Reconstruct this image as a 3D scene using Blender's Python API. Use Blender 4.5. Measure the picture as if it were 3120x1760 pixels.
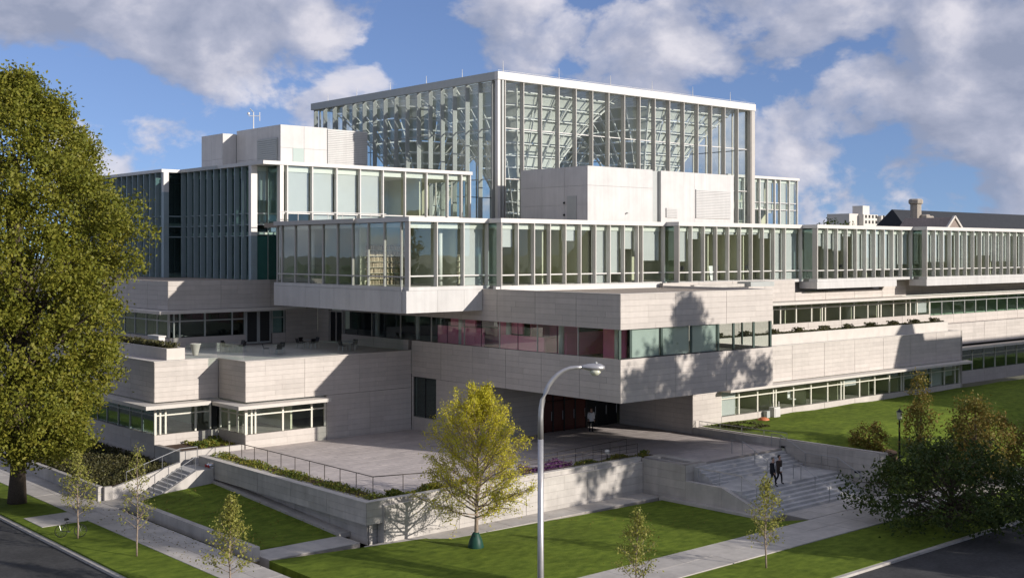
import bpy, math, random
import numpy as np
from mathutils import Vector
for o in list(bpy.data.objects): bpy.data.objects.remove(o)
SC = bpy.context.scene
COL = SC.collection
rnd = random.Random(7)

# ------------------------------------------------------------------ camera
EYE = 14.0
AZ = 48.92
cam = bpy.data.cameras.new('camera')
cam.lens = 42.0; cam.sensor_width = 36.0
cam.shift_y = -0.0368
cam.clip_end = 6000.0
co = bpy.data.objects.new('camera', cam); COL.objects.link(co)
co.location = (0, 0, EYE); co.rotation_euler = (math.radians(90), 0, math.radians(AZ - 90))
SC.camera = co
VD = Vector((math.cos(math.radians(AZ)), math.sin(math.radians(AZ)), 0))

# ------------------------------------------------------------------ light
SUN_EL, SUN_AZ = 17.3, -68.6            # math azimuth (from +X, ccw) the light comes from
SC.view_settings.view_transform = 'Standard'
SC.view_settings.look = 'None'
SC.view_settings.gamma = 1.0
SC.view_settings.use_curve_mapping = False
SC.view_settings.exposure = 1.32
SC.cycles.transparent_max_bounces = 32
SC.cycles.max_bounces = 10
w = bpy.data.worlds.new('World'); SC.world = w; w.use_nodes = True
nt = w.node_tree; N = nt.nodes; L = nt.links
for n in list(N): N.remove(n)
out = N.new('ShaderNodeOutputWorld')
sky = N.new('ShaderNodeTexSky'); sky.sky_type = 'NISHITA'; sky.sun_disc = False
sky.sun_elevation = math.radians(SUN_EL); sky.sun_rotation = math.radians(90 - SUN_AZ)
sky.air_density = 1.0; sky.dust_density = 0.0; sky.ozone_density = 4.0
bg = N.new('ShaderNodeBackground'); bg.inputs[1].default_value = 0.058
hsv = N.new('ShaderNodeHueSaturation'); hsv.inputs['Saturation'].default_value = 0.96; hsv.inputs['Hue'].default_value = 0.515; L.new(sky.outputs[0], hsv.inputs['Color']); L.new(hsv.outputs[0], bg.inputs[0])
tc = N.new('ShaderNodeTexCoord')
vo = N.new('ShaderNodeVectorMath'); vo.operation = 'ADD'; vo.inputs[1].default_value = (0, 0, 0.13); L.new(tc.outputs['Generated'], vo.inputs[0])
vn = N.new('ShaderNodeVectorMath'); vn.operation = 'NORMALIZE'; L.new(vo.outputs[0], vn.inputs[0]); L.new(vn.outputs[0], sky.inputs[0])
CLOUD_AT = (-1.67, -4.01, -4.25)
def at_off(off):
    m_ = N.new('ShaderNodeMapping'); m_.inputs['Scale'].default_value = (1, 1, 1.5); m_.inputs['Location'].default_value = [CLOUD_AT[i] + off[i] for i in range(3)]
    L.new(tc.outputs['Generated'], m_.inputs[0]); return m_.outputs[0]
def math_(op, a_, b_, c_=None):
    m_ = N.new('ShaderNodeMath'); m_.operation = op
    for i, q in enumerate((a_, b_, c_)):
        if q is None: continue
        if isinstance(q, (int, float)): m_.inputs[i].default_value = q
        else: L.new(q, m_.inputs[i])
    return m_.outputs[0]
def noise(vec, scale, det, rough, dist=0.0):
    n = N.new('ShaderNodeTexNoise'); n.inputs['Scale'].default_value = scale
    n.inputs['Detail'].default_value = det; n.inputs['Roughness'].default_value = rough
    n.inputs['Distortion'].default_value = dist
    L.new(vec, n.inputs['Vector']); return n.outputs['Fac']
def ramp(fac, stops):
    r = N.new('ShaderNodeValToRGB'); L.new(fac, r.inputs[0])
    e = r.color_ramp.elements
    while len(e) < len(stops): e.new(0.5)
    for k, (p, c) in enumerate(stops):
        e[k].position = p; e[k].color = (c[0], c[1], c[2], 1) if isinstance(c, tuple) else (c, c, c, 1)
    return r.outputs[0]
sep = N.new('ShaderNodeSeparateXYZ'); L.new(tc.outputs['Generated'], sep.inputs[0])
# cloud cover thins out towards the horizon and levels off overhead
lift = N.new('ShaderNodeMapRange'); lift.inputs['From Min'].default_value = 0.0; lift.inputs['From Max'].default_value = 0.20
lift.inputs['To Min'].default_value = -0.062; lift.inputs['To Max'].default_value = 0.04; L.new(sep.outputs[2], lift.inputs['Value'])
def field(off):
    v = at_off(off)
    return math_('ADD', math_('MULTIPLY_ADD', noise(v, 3.4, 2, 0.5), 0.5, math_('MULTIPLY', noise(v, 10.0, 10, 0.55, 0.15), 0.5)), lift.outputs[0])
f0 = field((0, 0, 0)); f1 = field((0.012, -0.030, 0.028))       # second sample a little towards the sun: which flank is lit
cover = ramp(f0, [(0.466, 0.0), (0.496, 0.76), (0.54, 0.97)])
lit = math_('MULTIPLY_ADD', math_('SUBTRACT', f0, f1), 5.0, 0.40)
thick = ramp(f0, [(0.5, 0.0), (0.66, 1.0)])
lit2 = math_('SUBTRACT', lit, math_('MULTIPLY', thick, 0.22))
ccol = ramp(lit2, [(0.05, (0.135, 0.152, 0.207)), (0.42, (0.205, 0.215, 0.268)), (0.82, (0.34, 0.332, 0.364))])
bg2 = N.new('ShaderNodeBackground'); bg2.inputs[1].default_value = 0.90; L.new(ccol, bg2.inputs[0])
ms = N.new('ShaderNodeMixShader'); L.new(cover, ms.inputs[0]); L.new(bg.outputs[0], ms.inputs[1]); L.new(bg2.outputs[0], ms.inputs[2])
L.new(ms.outputs[0], out.inputs[0])

sl = bpy.data.lights.new('sun', 'SUN'); sl.energy = 2.2; sl.angle = math.radians(0.53); sl.color = (1.0, 0.94, 0.88)
so = bpy.data.objects.new('sun', sl); COL.objects.link(so)
a, e = math.radians(SUN_AZ), math.radians(SUN_EL)
sd = Vector((math.cos(a) * math.cos(e), math.sin(a) * math.cos(e), math.sin(e)))
so.rotation_euler = sd.to_track_quat('Z', 'Y').to_euler(); so.location = (60, -60, 60)

# ------------------------------------------------------------------ materials
def mat(name, col, rough=0.7, metal=0.0, var=0.12, scale=1.5, bump=0.0, bscale=20.0, objvar=0.0, spec=0.3, streak=None, second=None, stain=0.0, drip=0.0):
    m = bpy.data.materials.new(name); m.use_nodes = True
    t = m.node_tree; n = t.nodes; l = t.links
    b = n['Principled BSDF']; b.inputs['Roughness'].default_value = rough; b.inputs['Metallic'].default_value = metal
    b.inputs['Specular IOR Level'].default_value = spec
    g = n.new('ShaderNodeNewGeometry')
    vec = g.outputs['Position']
    if streak:
        mm = n.new('ShaderNodeMapping'); mm.inputs['Scale'].default_value = streak; l.new(vec, mm.inputs[0]); vec = mm.outputs[0]
    tx = n.new('ShaderNodeTexNoise'); tx.inputs['Scale'].default_value = scale; tx.inputs['Detail'].default_value = 7; tx.inputs['Roughness'].default_value = 0.62
    l.new(vec, tx.inputs['Vector'])
    r = n.new('ShaderNodeValToRGB'); l.new(tx.outputs['Fac'], r.inputs[0])
    c2 = second or tuple(min(1, c * (1 + var)) for c in col)
    r.color_ramp.elements[0].position = 0.32; r.color_ramp.elements[1].position = 0.68
    r.color_ramp.elements[0].color = (*[c * (1 - var) for c in col], 1); r.color_ramp.elements[1].color = (*c2, 1)
    src = r.outputs[0]
    if objvar:
        oi = n.new('ShaderNodeObjectInfo'); gi = n.new('ShaderNodeNewGeometry')
        ad = n.new('ShaderNodeMath'); ad.operation = 'ADD'; l.new(oi.outputs['Random'], ad.inputs[0]); l.new(gi.outputs['Random Per Island'], ad.inputs[1])
        fr = n.new('ShaderNodeMath'); fr.operation = 'FRACT'; l.new(ad.outputs[0], fr.inputs[0])
        mr = n.new('ShaderNodeMapRange'); mr.inputs['To Min'].default_value = 1 - objvar; mr.inputs['To Max'].default_value = 1 + objvar
        l.new(fr.outputs[0], mr.inputs['Value'])
        hs = n.new('ShaderNodeHueSaturation'); l.new(mr.outputs[0], hs.inputs['Value']); l.new(src, hs.inputs['Color']); src = hs.outputs[0]
    for amt, sc_ in ((stain, (0.35, 0.35, 0.35)), (drip, (2.6, 2.6, 0.12))):
        if not amt: continue
        m2 = n.new('ShaderNodeMapping'); m2.inputs['Scale'].default_value = sc_; l.new(g.outputs['Position'], m2.inputs[0])
        t2 = n.new('ShaderNodeTexNoise'); t2.inputs['Scale'].default_value = 1.0; t2.inputs['Detail'].default_value = 8; t2.inputs['Roughness'].default_value = 0.65; l.new(m2.outputs[0], t2.inputs['Vector'])
        r2 = n.new('ShaderNodeMapRange'); r2.inputs['From Min'].default_value = 0.34; r2.inputs['From Max'].default_value = 0.60; r2.inputs['To Min'].default_value = 1 - amt; r2.inputs['To Max'].default_value = 1.0; l.new(t2.outputs['Fac'], r2.inputs['Value'])
        h2 = n.new('ShaderNodeHueSaturation'); l.new(r2.outputs[0], h2.inputs['Value']); l.new(src, h2.inputs['Color']); src = h2.outputs[0]
    l.new(src, b.inputs['Base Color'])
    if bump:
        bt = n.new('ShaderNodeTexNoise'); bt.inputs['Scale'].default_value = bscale; bt.inputs['Detail'].default_value = 5
        l.new(vec, bt.inputs['Vector'])
        bu = n.new('ShaderNodeBump'); bu.inputs['Strength'].default_value = bump; bu.inputs['Distance'].default_value = 0.03
        l.new(bt.outputs['Fac'], bu.inputs['Height']); l.new(bu.outputs[0], b.inputs['Normal'])
    return m
def leafmat(name, stops, trans=0.35):
    m = bpy.data.materials.new(name); m.use_nodes = True
    t = m.node_tree; n = t.nodes; l = t.links
    for x in list(n): n.remove(x)
    o = n.new('ShaderNodeOutputMaterial'); g = n.new('ShaderNodeNewGeometry')
    r = n.new('ShaderNodeValToRGB'); e = r.color_ramp.elements
    while len(e) < len(stops): e.new(0.5)
    for k, c in enumerate(stops): e[k].position = k / (len(stops) - 1); e[k].color = (*c, 1)
    tx = n.new('ShaderNodeTexNoise'); tx.inputs['Scale'].default_value = 0.55; tx.inputs['Detail'].default_value = 3
    l.new(g.outputs['Position'], tx.inputs['Vector'])
    mx = n.new('ShaderNodeMix'); mx.inputs[0].default_value = 0.55; l.new(g.outputs['Random Per Island'], mx.inputs[2]); l.new(tx.outputs['Fac'], mx.inputs[3])
    l.new(mx.outputs[0], r.inputs[0])
    d = n.new('ShaderNodeBsdfPrincipled'); d.inputs['Roughness'].default_value = 0.55; d.inputs['Specular IOR Level'].default_value = 0.25; l.new(r.outputs[0], d.inputs['Base Color'])
    tr = n.new('ShaderNodeBsdfTranslucent'); l.new(r.outputs[0], tr.inputs['Color'])
    s = n.new('ShaderNodeMixShader'); s.inputs[0].default_value = trans
    l.new(d.outputs[0], s.inputs[1]); l.new(tr.outputs[0], s.inputs[2]); l.new(s.outputs[0], o.inputs[0])
    return m
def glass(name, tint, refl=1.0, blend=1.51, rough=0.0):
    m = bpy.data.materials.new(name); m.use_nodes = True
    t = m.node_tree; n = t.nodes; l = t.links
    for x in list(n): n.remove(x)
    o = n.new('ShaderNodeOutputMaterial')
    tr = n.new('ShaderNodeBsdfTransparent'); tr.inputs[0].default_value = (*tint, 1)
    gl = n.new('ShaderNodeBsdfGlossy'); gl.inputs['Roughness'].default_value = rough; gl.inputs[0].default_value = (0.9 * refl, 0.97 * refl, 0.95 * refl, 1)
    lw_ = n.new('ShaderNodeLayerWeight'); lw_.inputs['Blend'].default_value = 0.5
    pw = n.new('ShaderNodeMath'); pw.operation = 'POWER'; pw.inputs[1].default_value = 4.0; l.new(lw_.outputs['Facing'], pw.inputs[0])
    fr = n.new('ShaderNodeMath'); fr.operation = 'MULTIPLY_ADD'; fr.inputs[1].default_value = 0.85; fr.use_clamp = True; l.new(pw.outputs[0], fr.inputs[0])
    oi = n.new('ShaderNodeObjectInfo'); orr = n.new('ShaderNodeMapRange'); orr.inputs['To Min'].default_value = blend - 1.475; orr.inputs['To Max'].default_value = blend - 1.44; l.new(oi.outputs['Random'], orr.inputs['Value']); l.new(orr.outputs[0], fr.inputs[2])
    # faint waviness of float glass
    tx = n.new('ShaderNodeTexNoise'); tx.inputs['Scale'].default_value = 0.8; tx.inputs['Detail'].default_value = 1
    g = n.new('ShaderNodeNewGeometry'); l.new(g.outputs['Position'], tx.inputs['Vector'])
    bu = n.new('ShaderNodeBump'); bu.inputs['Strength'].default_value = 0.02; bu.inputs['Distance'].default_value = 0.1; l.new(tx.outputs['Fac'], bu.inputs['Height'])
    l.new(bu.outputs[0], gl.inputs['Normal'])
    s = n.new('ShaderNodeMixShader'); l.new(fr.outputs[0], s.inputs[0]); l.new(tr.outputs[0], s.inputs[1]); l.new(gl.outputs[0], s.inputs[2])
    l.new(s.outputs[0], o.inputs[0])
    return m
M = dict(
    stone=mat('limestone', (0.515, 0.467, 0.418), 0.8, var=0.04, scale=2.2, bump=0.2, bscale=9, objvar=0.065, streak=(0.8, 0.8, 1.8), stain=0.07, drip=0.06),
    joint=mat('joint_recess', (0.29, 0.265, 0.235), 0.9),
    stonecap=mat('stone_coping', (0.54, 0.50, 0.445), 0.8, var=0.06),
    conc=mat('concrete', (0.48, 0.445, 0.40), 0.85, var=0.1, scale=0.9, bump=0.2, objvar=0.08, stain=0.16, drip=0.10),
    paver=mat('paver', (0.49, 0.435, 0.405), 0.85, var=0.08, scale=3, objvar=0.07, stain=0.14),
    step=mat('granite_step', (0.47, 0.46, 0.445), 0.75, var=0.12, scale=1.4, objvar=0.05, stain=0.15),
    white=mat('white_metal', (0.60, 0.575, 0.535), 0.45, var=0.03),
    whitepanel=mat('white_panel', (0.555, 0.535, 0.505), 0.55, var=0.04, objvar=0.03, scale=0.7, stain=0.05, drip=0.10),
    grey=mat('grey_metal', (0.39, 0.40, 0.375), 0.45, var=0.04),
    finlight=mat('fin_light', (0.56, 0.53, 0.48), 0.42, var=0.04),
    fin=mat('fin_metal', (0.46, 0.43, 0.385), 0.42, var=0.04),
    finblue=mat('fin_grey_green', (0.27, 0.33, 0.34), 0.4, var=0.05),
    cream=mat('cream_frame', (0.66, 0.63, 0.53), 0.5, var=0.03),
    darkgreen=mat('dark_green_frame', (0.06, 0.085, 0.07), 0.4, var=0.05),
    bronze=mat('darkened_soffit', (0.055, 0.045, 0.036), 0.6, var=0.1),  # darkened to put the recess's shade into the soffit colour
    black=mat('black_metal', (0.015, 0.016, 0.017), 0.4, var=0.1),
    steel=mat('brushed_steel', (0.42, 0.42, 0.42), 0.35, metal=0.8, var=0.05),
    alu=mat('lamp_aluminium', (0.52, 0.50, 0.48), 0.38, metal=0.75, var=0.08, scale=4),
    blind=mat('roller_blind', (0.52, 0.53, 0.52), 0.9, var=0.02),
    frost=mat('pale_blind', (0.40, 0.46, 0.42), 0.9, var=0.02),
    olive=mat('olive_wall', (0.60, 0.60, 0.44), 0.9, var=0.04),
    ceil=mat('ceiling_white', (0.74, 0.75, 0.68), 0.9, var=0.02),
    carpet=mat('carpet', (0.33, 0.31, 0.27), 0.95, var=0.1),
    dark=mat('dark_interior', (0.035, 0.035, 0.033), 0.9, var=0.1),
    teal=mat('teal_spandrel', (0.035, 0.13, 0.105), 0.3, var=0.05, spec=0.5),
    pink=mat('pink_box', (0.95, 0.30, 0.46), 0.7, var=0.05),
    red=mat('dark_red_door', (0.075, 0.018, 0.012), 0.5, var=0.15, scale=5),
    gravel=mat('roof_gravel', (0.33, 0.275, 0.22), 0.95, var=0.3, scale=14, bump=0.6, bscale=30),
    web=mat('vault_web', (0.60, 0.61, 0.56), 0.6, var=0.05),
    rib=mat('white_steel', (0.78, 0.77, 0.73), 0.45, var=0.02),
    grass=mat('lawn_grass', (0.112, 0.165, 0.020), 0.95, var=0.26, stain=0.22, scale=1.3, bump=0.9, bscale=26, streak=(1.0, 1.8, 1.0), second=(0.17, 0.225, 0.028), spec=0.1),
    soil=mat('soil', (0.075, 0.046, 0.03), 0.98, var=0.35, scale=9, bump=0.8),
    asphalt=mat('asphalt', (0.062, 0.061, 0.06), 0.9, var=0.25, scale=6, bump=0.3, stain=0.4),
    earth=mat('far_ground', (0.15, 0.15, 0.10), 0.95, var=0.3, scale=0.05),
    bark=mat('bark', (0.085, 0.065, 0.048), 0.9, var=0.35, scale=9, bump=0.8, streak=(4, 4, 1)),
    palebark=mat('pale_bark', (0.26, 0.20, 0.15), 0.9, var=0.25, scale=9, bump=0.5),
    bag=mat('watering_bag', (0.012, 0.055, 0.036), 0.5, var=0.2, scale=3),
    skin=mat('skin', (0.45, 0.27, 0.19), 0.6, var=0.03),
    suit=mat('dark_cloth', (0.014, 0.014, 0.018), 0.9, var=0.2),
    brown=mat('brown_cloth', (0.05, 0.035, 0.028), 0.9, var=0.2),
    shirt=mat('white_cloth', (0.75, 0.74, 0.73), 0.85, var=0.03),
    hair=mat('grey_hair', (0.22, 0.20, 0.18), 0.8, var=0.2), hair2=mat('dark_hair', (0.02, 0.015, 0.012), 0.7, var=0.2),
    orange=mat('orange_plastic', (0.55, 0.18, 0.08), 0.5), rubber=mat('rubber', (0.012, 0.012, 0.012), 0.7),
    redpaint=mat('red_paint', (0.35, 0.02, 0.015), 0.4), chrome=mat('chrome', (0.7, 0.7, 0.7), 0.15, metal=1.0),
    lampglass=mat('lamp_lens', (0.55, 0.55, 0.42), 0.25, var=0.05, spec=0.6),
    slate=mat('slate_roof', (0.028, 0.03, 0.034), 0.7, var=0.15), oldstone=mat('old_stone', (0.36, 0.315, 0.26), 0.9, var=0.15, scale=3),
    tower=mat('tower_concrete', (0.60, 0.56, 0.50), 0.8, var=0.04),
    book=mat('book_spines', (0.42, 0.34, 0.24), 0.8, var=0.3, scale=6, objvar=0.55),
    shelf=mat('shelf_wood', (0.52, 0.47, 0.36), 0.7, var=0.05),
    paper=mat('paper', (0.8, 0.8, 0.78), 0.8, var=0.02), wood=mat('desk_wood', (0.25, 0.16, 0.08), 0.5, var=0.2),
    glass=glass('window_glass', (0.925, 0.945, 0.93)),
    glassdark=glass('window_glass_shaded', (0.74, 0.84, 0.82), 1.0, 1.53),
    glassatr=glass('atrium_glass', (0.95, 0.97, 0.96), 0.9, 1.49),
    glassrail=glass('rail_glass', (0.93, 0.97, 0.95), 0.9, 1.5),
    leafbig=leafmat('leaf_olive', [(0.070, 0.088, 0.012), (0.150, 0.165, 0.020), (0.235, 0.225, 0.030), (0.33, 0.265, 0.045)]),
    leafyellow=leafmat('leaf_yellow', [(0.31, 0.31, 0.025), (0.47, 0.44, 0.035), (0.62, 0.54, 0.05), (0.54, 0.47, 0.07)], 0.4),
    leafsap=leafmat('leaf_sapling', [(0.17, 0.19, 0.035), (0.28, 0.275, 0.06), (0.36, 0.32, 0.075)]),
    leafdark=leafmat('leaf_dark', [(0.020, 0.040, 0.010), (0.04, 0.068, 0.016), (0.075, 0.10, 0.022), (0.15, 0.15, 0.03)], 0.3),
    leafrust=leafmat('leaf_rust', [(0.07, 0.09, 0.018), (0.15, 0.15, 0.03), (0.24, 0.17, 0.04), (0.26, 0.11, 0.03)]),
    ivy=leafmat('ground_cover', [(0.035, 0.04, 0.014), (0.07, 0.068, 0.024), (0.11, 0.09, 0.035)], 0.2),
    bedgreen=leafmat('bed_green', [(0.05, 0.10, 0.02), (0.10, 0.15, 0.025), (0.28, 0.25, 0.04), (0.22, 0.11, 0.05)], 0.3),
    purple=leafmat('purple_flowers', [(0.10, 0.03, 0.12), (0.15, 0.05, 0.16), (0.08, 0.08, 0.04)], 0.3),
)

# ------------------------------------------------------------------ builders
CUBE = {}
def cube_mesh(m):
    k = m.name
    if k not in CUBE:
        me = bpy.data.meshes.new('block_' + k)
        v = [(x, y, z) for x in (-.5, .5) for y in (-.5, .5) for z in (-.5, .5)]
        f = [(0, 1, 3, 2), (4, 6, 7, 5), (0, 4, 5, 1), (2, 3, 7, 6), (0, 2, 6, 4), (1, 5, 7, 3)]
        me.from_pydata(v, [], f); me.materials.append(m); CUBE[k] = me
    return CUBE[k]
def wloc(o):
    p = Vector(o.location)
    while o.parent: o = o.parent; p += Vector(o.location)
    return p
def tag(o, label=None, cat=None, group=None, kind=None):
    if label: o['label'] = label
    if cat: o['category'] = cat
    if group: o['group'] = group
    if kind: o['kind'] = kind
    return o
def empty(name, loc, label=None, cat=None, group=None, parent=None, rot=0):
    o = bpy.data.objects.new(name, None); COL.objects.link(o)
    if parent: o.parent = parent; o.location = Vector(loc) - wloc(parent)
    else: o.location = loc
    o.rotation_euler = (0, 0, rot)
    return tag(o, label, cat, group)
def box(name, m, x0, x1, y0, y1, z0, z1, parent=None, rotz=0.0):
    o = bpy.data.objects.new(name, cube_mesh(m)); COL.objects.link(o)
    c = Vector(((x0 + x1) / 2, (y0 + y1) / 2, (z0 + z1) / 2))
    if parent: o.parent = parent; c = c - wloc(parent)
    o.location = c; o.scale = (abs(x1 - x0), abs(y1 - y0), abs(z1 - z0)); o.rotation_euler = (0, 0, rotz)
    return o
class MB:
    def __init__(s): s.v = []; s.f = []
    def box(s, x0, x1, y0, y1, z0, z1):
        b = len(s.v)
        s.v += [(x, y, z) for x in (x0, x1) for y in (y0, y1) for z in (z0, z1)]
        s.f += [tuple(b + i for i in q) for q in ((0, 1, 3, 2), (4, 6, 7, 5), (0, 4, 5, 1), (2, 3, 7, 6), (0, 2, 6, 4), (1, 5, 7, 3))]
        return s
    def tube(s, pts, r, n=6, cap=True):
        pts = [Vector(p) for p in pts]; rr = r if isinstance(r, (list, tuple)) else [r] * len(pts)
        b = len(s.v)
        for i, p in enumerate(pts):
            d = (pts[min(i + 1, len(pts) - 1)] - pts[max(i - 1, 0)])
            d = d.normalized() if d.length > 1e-9 else Vector((0, 0, 1))
            u = d.cross(Vector((0, 0, 1)) if abs(d.z) < 0.95 else Vector((1, 0, 0))).normalized(); q = d.cross(u)
            for k in range(n):
                t = 2 * math.pi * (k + .5) / n
                s.v.append(tuple(p + (u * math.cos(t) + q * math.sin(t)) * rr[i]))
        for i in range(len(pts) - 1):
            for k in range(n):
                a0 = b + i * n + k; a1 = b + i * n + (k + 1) % n
                s.f.append((a0, a1, a1 + n, a0 + n))
        if cap:
            s.f.append(tuple(b + k for k in range(n))[::-1]); s.f.append(tuple(b + (len(pts) - 1) * n + k for k in range(n)))
        return s
    def lathe(s, prof, n=16, c=(0, 0, 0)):
        b = len(s.v)
        for r, z in prof:
            for k in range(n):
                t = 2 * math.pi * k / n; s.v.append((c[0] + r * math.cos(t), c[1] + r * math.sin(t), c[2] + z))
        for i in range(len(prof) - 1):
            for k in range(n):
                s.f.append((b + i * n + k, b + i * n + (k + 1) % n, b + (i + 1) * n + (k + 1) % n, b + (i + 1) * n + k))
        s.f.append(tuple(b + k for k in range(n))[::-1]); s.f.append(tuple(b + (len(prof) - 1) * n + k for k in range(n)))
        return s
    def prism(s, poly, z0, z1):
        b = len(s.v); n = len(poly)
        s.v += [(x, y, z0) for x, y in poly] + [(x, y, z1) for x, y in poly]
        for k in range(n): s.f.append((b + k, b + (k + 1) % n, b + n + (k + 1) % n, b + n + k))
        s.f.append(tuple(b + k for k in range(n))[::-1]); s.f.append(tuple(b + n + k for k in range(n)))
        return s
    def hull(s, pts8):          # 8 corner points ordered like box()
        b = len(s.v); s.v += [tuple(p) for p in pts8]
        s.f += [tuple(b + i for i in q) for q in ((0, 1, 3, 2), (4, 6, 7, 5), (0, 4, 5, 1), (2, 3, 7, 6), (0, 2, 6, 4), (1, 5, 7, 3))]
        return s
    def build(s, name, m, parent=None, smooth=False, kind=None):
        me = bpy.data.meshes.new(name)
        off = wloc(parent) if parent else Vector((0, 0, 0))
        me.from_pydata([(x - off.x, y - off.y, z - off.z) for x, y, z in s.v], [], s.f)
        me.materials.append(m)
        if smooth: me.polygons.foreach_set('use_smooth', [True] * len(me.polygons))
        o = bpy.data.objects.new(name, me); COL.objects.link(o); o.parent = parent
        if kind: o['kind'] = kind
        return o
def leaves(name, m, C, size, parent=None, up=0.0, kind=None, seed=0, asp=0.6):
    C = np.asarray(C, dtype=np.float32); n = len(C); R = np.random.RandomState(seed)
    A = R.normal(size=(n, 3)); A /= np.linalg.norm(A, axis=1)[:, None]
    B = R.normal(size=(n, 3)); B[:, 2] *= (1 - up); B -= (A * B).sum(1)[:, None] * A; B /= np.linalg.norm(B, axis=1)[:, None]
    s = (size * (0.6 + 0.8 * R.rand(n)))[:, None]
    V = np.empty((n, 4, 3), np.float32)
    V[:, 0] = C - A * s; V[:, 1] = C + B * s * asp; V[:, 2] = C + A * s; V[:, 3] = C - B * s * asp
    if parent: V -= np.array(wloc(parent), np.float32)
    me = bpy.data.meshes.new(name)
    me.vertices.add(4 * n); me.vertices.foreach_set('co', V.ravel())
    me.loops.add(4 * n); me.loops.foreach_set('vertex_index', np.arange(4 * n, dtype=np.int32))
    me.polygons.add(n); me.polygons.foreach_set('loop_start', np.arange(0, 4 * n, 4, dtype=np.int32)); me.polygons.foreach_set('loop_total', np.full(n, 4, np.int32))
    me.materials.append(m); me.update(calc_edges=True)
    o = bpy.data.objects.new(name, me); COL.objects.link(o); o.parent = parent
    if kind: o['kind'] = kind
    return o

# ---- small pieces that can be told apart: the 300 that show largest become parts, the rest stays real geometry joined per wall
PIECES = {}
def piece(kind, m, parent, x0, x1, y0, y1, z0, z1, key=None):
    PIECES.setdefault(key or kind, []).append((kind, m, parent, x0, x1, y0, y1, z0, z1))
def flush_pieces(key, limit=300, rest=None):
    L_ = PIECES.pop(key, [])
    def size(p):
        _, _, _, x0, x1, y0, y1, z0, z1 = p
        c = Vector(((x0 + x1) / 2, (y0 + y1) / 2, (z0 + z1) / 2 - EYE)); d = c.dot(VD)
        lat = (c - VD * d).x * VD.y - (c - VD * d).y * VD.x
        if d < 5 or abs(lat / d) > 0.44: return 0
        dx, dy, dz = x1 - x0, y1 - y0, z1 - z0
        return (dy * dz * abs(c.x) + dx * dz * abs(c.y) + dx * dy * abs(c.z)) / d ** 3
    L_.sort(key=size, reverse=True)
    for p in L_[:limit]: box(p[0], p[1], *p[3:], parent=p[2])
    groups = {}
    for p in L_[limit:]:
        groups.setdefault((p[2], p[1]), MB()).box(*p[3:])
    for (par, m), mb in groups.items(): mb.build(rest or (L_[0][0] + '_courses'), m, par, kind='stuff')

GX, GY = 4.86, 4.06       # bold joint spacing along X and Y
def stone_face(parent, ax, f, u0, u1, z0, z1, ch=0.38, key='stone_panel', core=True, thick=0.35, split=True, bold=None, m=None, u_start=None):
    """ax 'Y': wall plane y=f facing -Y, u is x.  ax 'X': wall plane x=f facing -X, u is y."""
    m = m or M['stone']; R = random.Random(int(f * 100 + u0 * 7 + z0 * 13))
    n = max(1, round((z1 - z0) / ch)); h = (z1 - z0) / n
    B = bold or (GX if ax == 'Y' else GY)
    k = max(1, round((u1 - u0) / B)); edges = [u0 + (u1 - u0) * i / k for i in range(k + 1)]
    def put(kind, mm, a, b, d0, d1, c, d, reg):
        if ax == 'Y': q = (a, b, f + d0, f + d1, c, d)
        else: q = (f + d0, f + d1, a, b, c, d)
        if reg: piece(kind, mm, parent, *q, key=key)
        else: box(kind, mm, *q, parent=parent)
    if core: put('wall_core', M['joint'], u0 + .01, u1 - .01, 0.02, thick, z0 + .005, z1 - .005, False)
    for r in range(n):
        za, zb = z0 + r * h, z0 + (r + 1) * h
        for i in range(k):
            a0, b0 = edges[i] + 0.019, edges[i + 1] - 0.019
            cuts = [a0, b0]
            if split and b0 - a0 > 2.6:
                c = a0 + (b0 - a0) * R.choice((0.33, 0.5, 0.5, 0.62)); cuts = [a0, c, b0]
            for q in range(len(cuts) - 1):
                put('stone_panel', m, cuts[q] + (0.004 if q else 0), cuts[q + 1] - (0.004 if q < len(cuts) - 2 else 0), R.uniform(-0.004, 0.004), 0.06, za + 0.0075, zb - 0.0075, True)

def glazing(parent, ax, f, u0, u1, n, z0, z1, trans=(), fin=0.3, finw=0.09, mfin=None, mg=None, mt=None, blinds=None, ends=(True, True), tdep=0.08, pane='window_pane', mul='mullion', rail_out=0.0, blind_in=0.22, mb=None, header=0.0):
    mfin = mfin or M['white']; mg = mg or M['glass']; mt = mt or M['white']
    us = n if isinstance(n, (list, tuple)) else [u0 + (u1 - u0) * i / n for i in range(n + 1)]
    zs = [z0] + list(trans) + [z1]
    def B(name, m, a, b, d0, d1, c, d):
        if ax == 'Y': return box(name, m, a, b, f + d0, f + d1, c, d, parent)
        return box(name, m, f + d0, f + d1, a, b, c, d, parent)
    for i, u in enumerate(us):
        if (i == 0 and not ends[0]) or (i == len(us) - 1 and not ends[1]): continue
        B(mul, mfin, u - finw / 2, u + finw / 2, -fin, 0.07, z0, z1)
    for i in range(len(us) - 1):
        for j in range(len(zs) - 1):
            B(pane, mg, us[i] + finw / 2, us[i + 1] - finw / 2, 0.0, 0.02, zs[j] + .02, zs[j + 1] - .02)
        if blinds and blinds[i % len(blinds)] > 0:
            d = blinds[i % len(blinds)]
            B('roller_blind', mb or M['blind'], us[i] + .09, us[i + 1] - .09, blind_in, blind_in + .02, z1 - header - d * (z1 - header - z0), z1 - header)
    for z in trans:
        B('transom', mt, us[0], us[-1], -tdep - rail_out, 0.05, z - 0.045, z + 0.045)
    if header: B('header_panel', M['ceil'], us[0] + .1, us[-1] - .1, .12, .4, z1 - header, z1 - .02)

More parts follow.
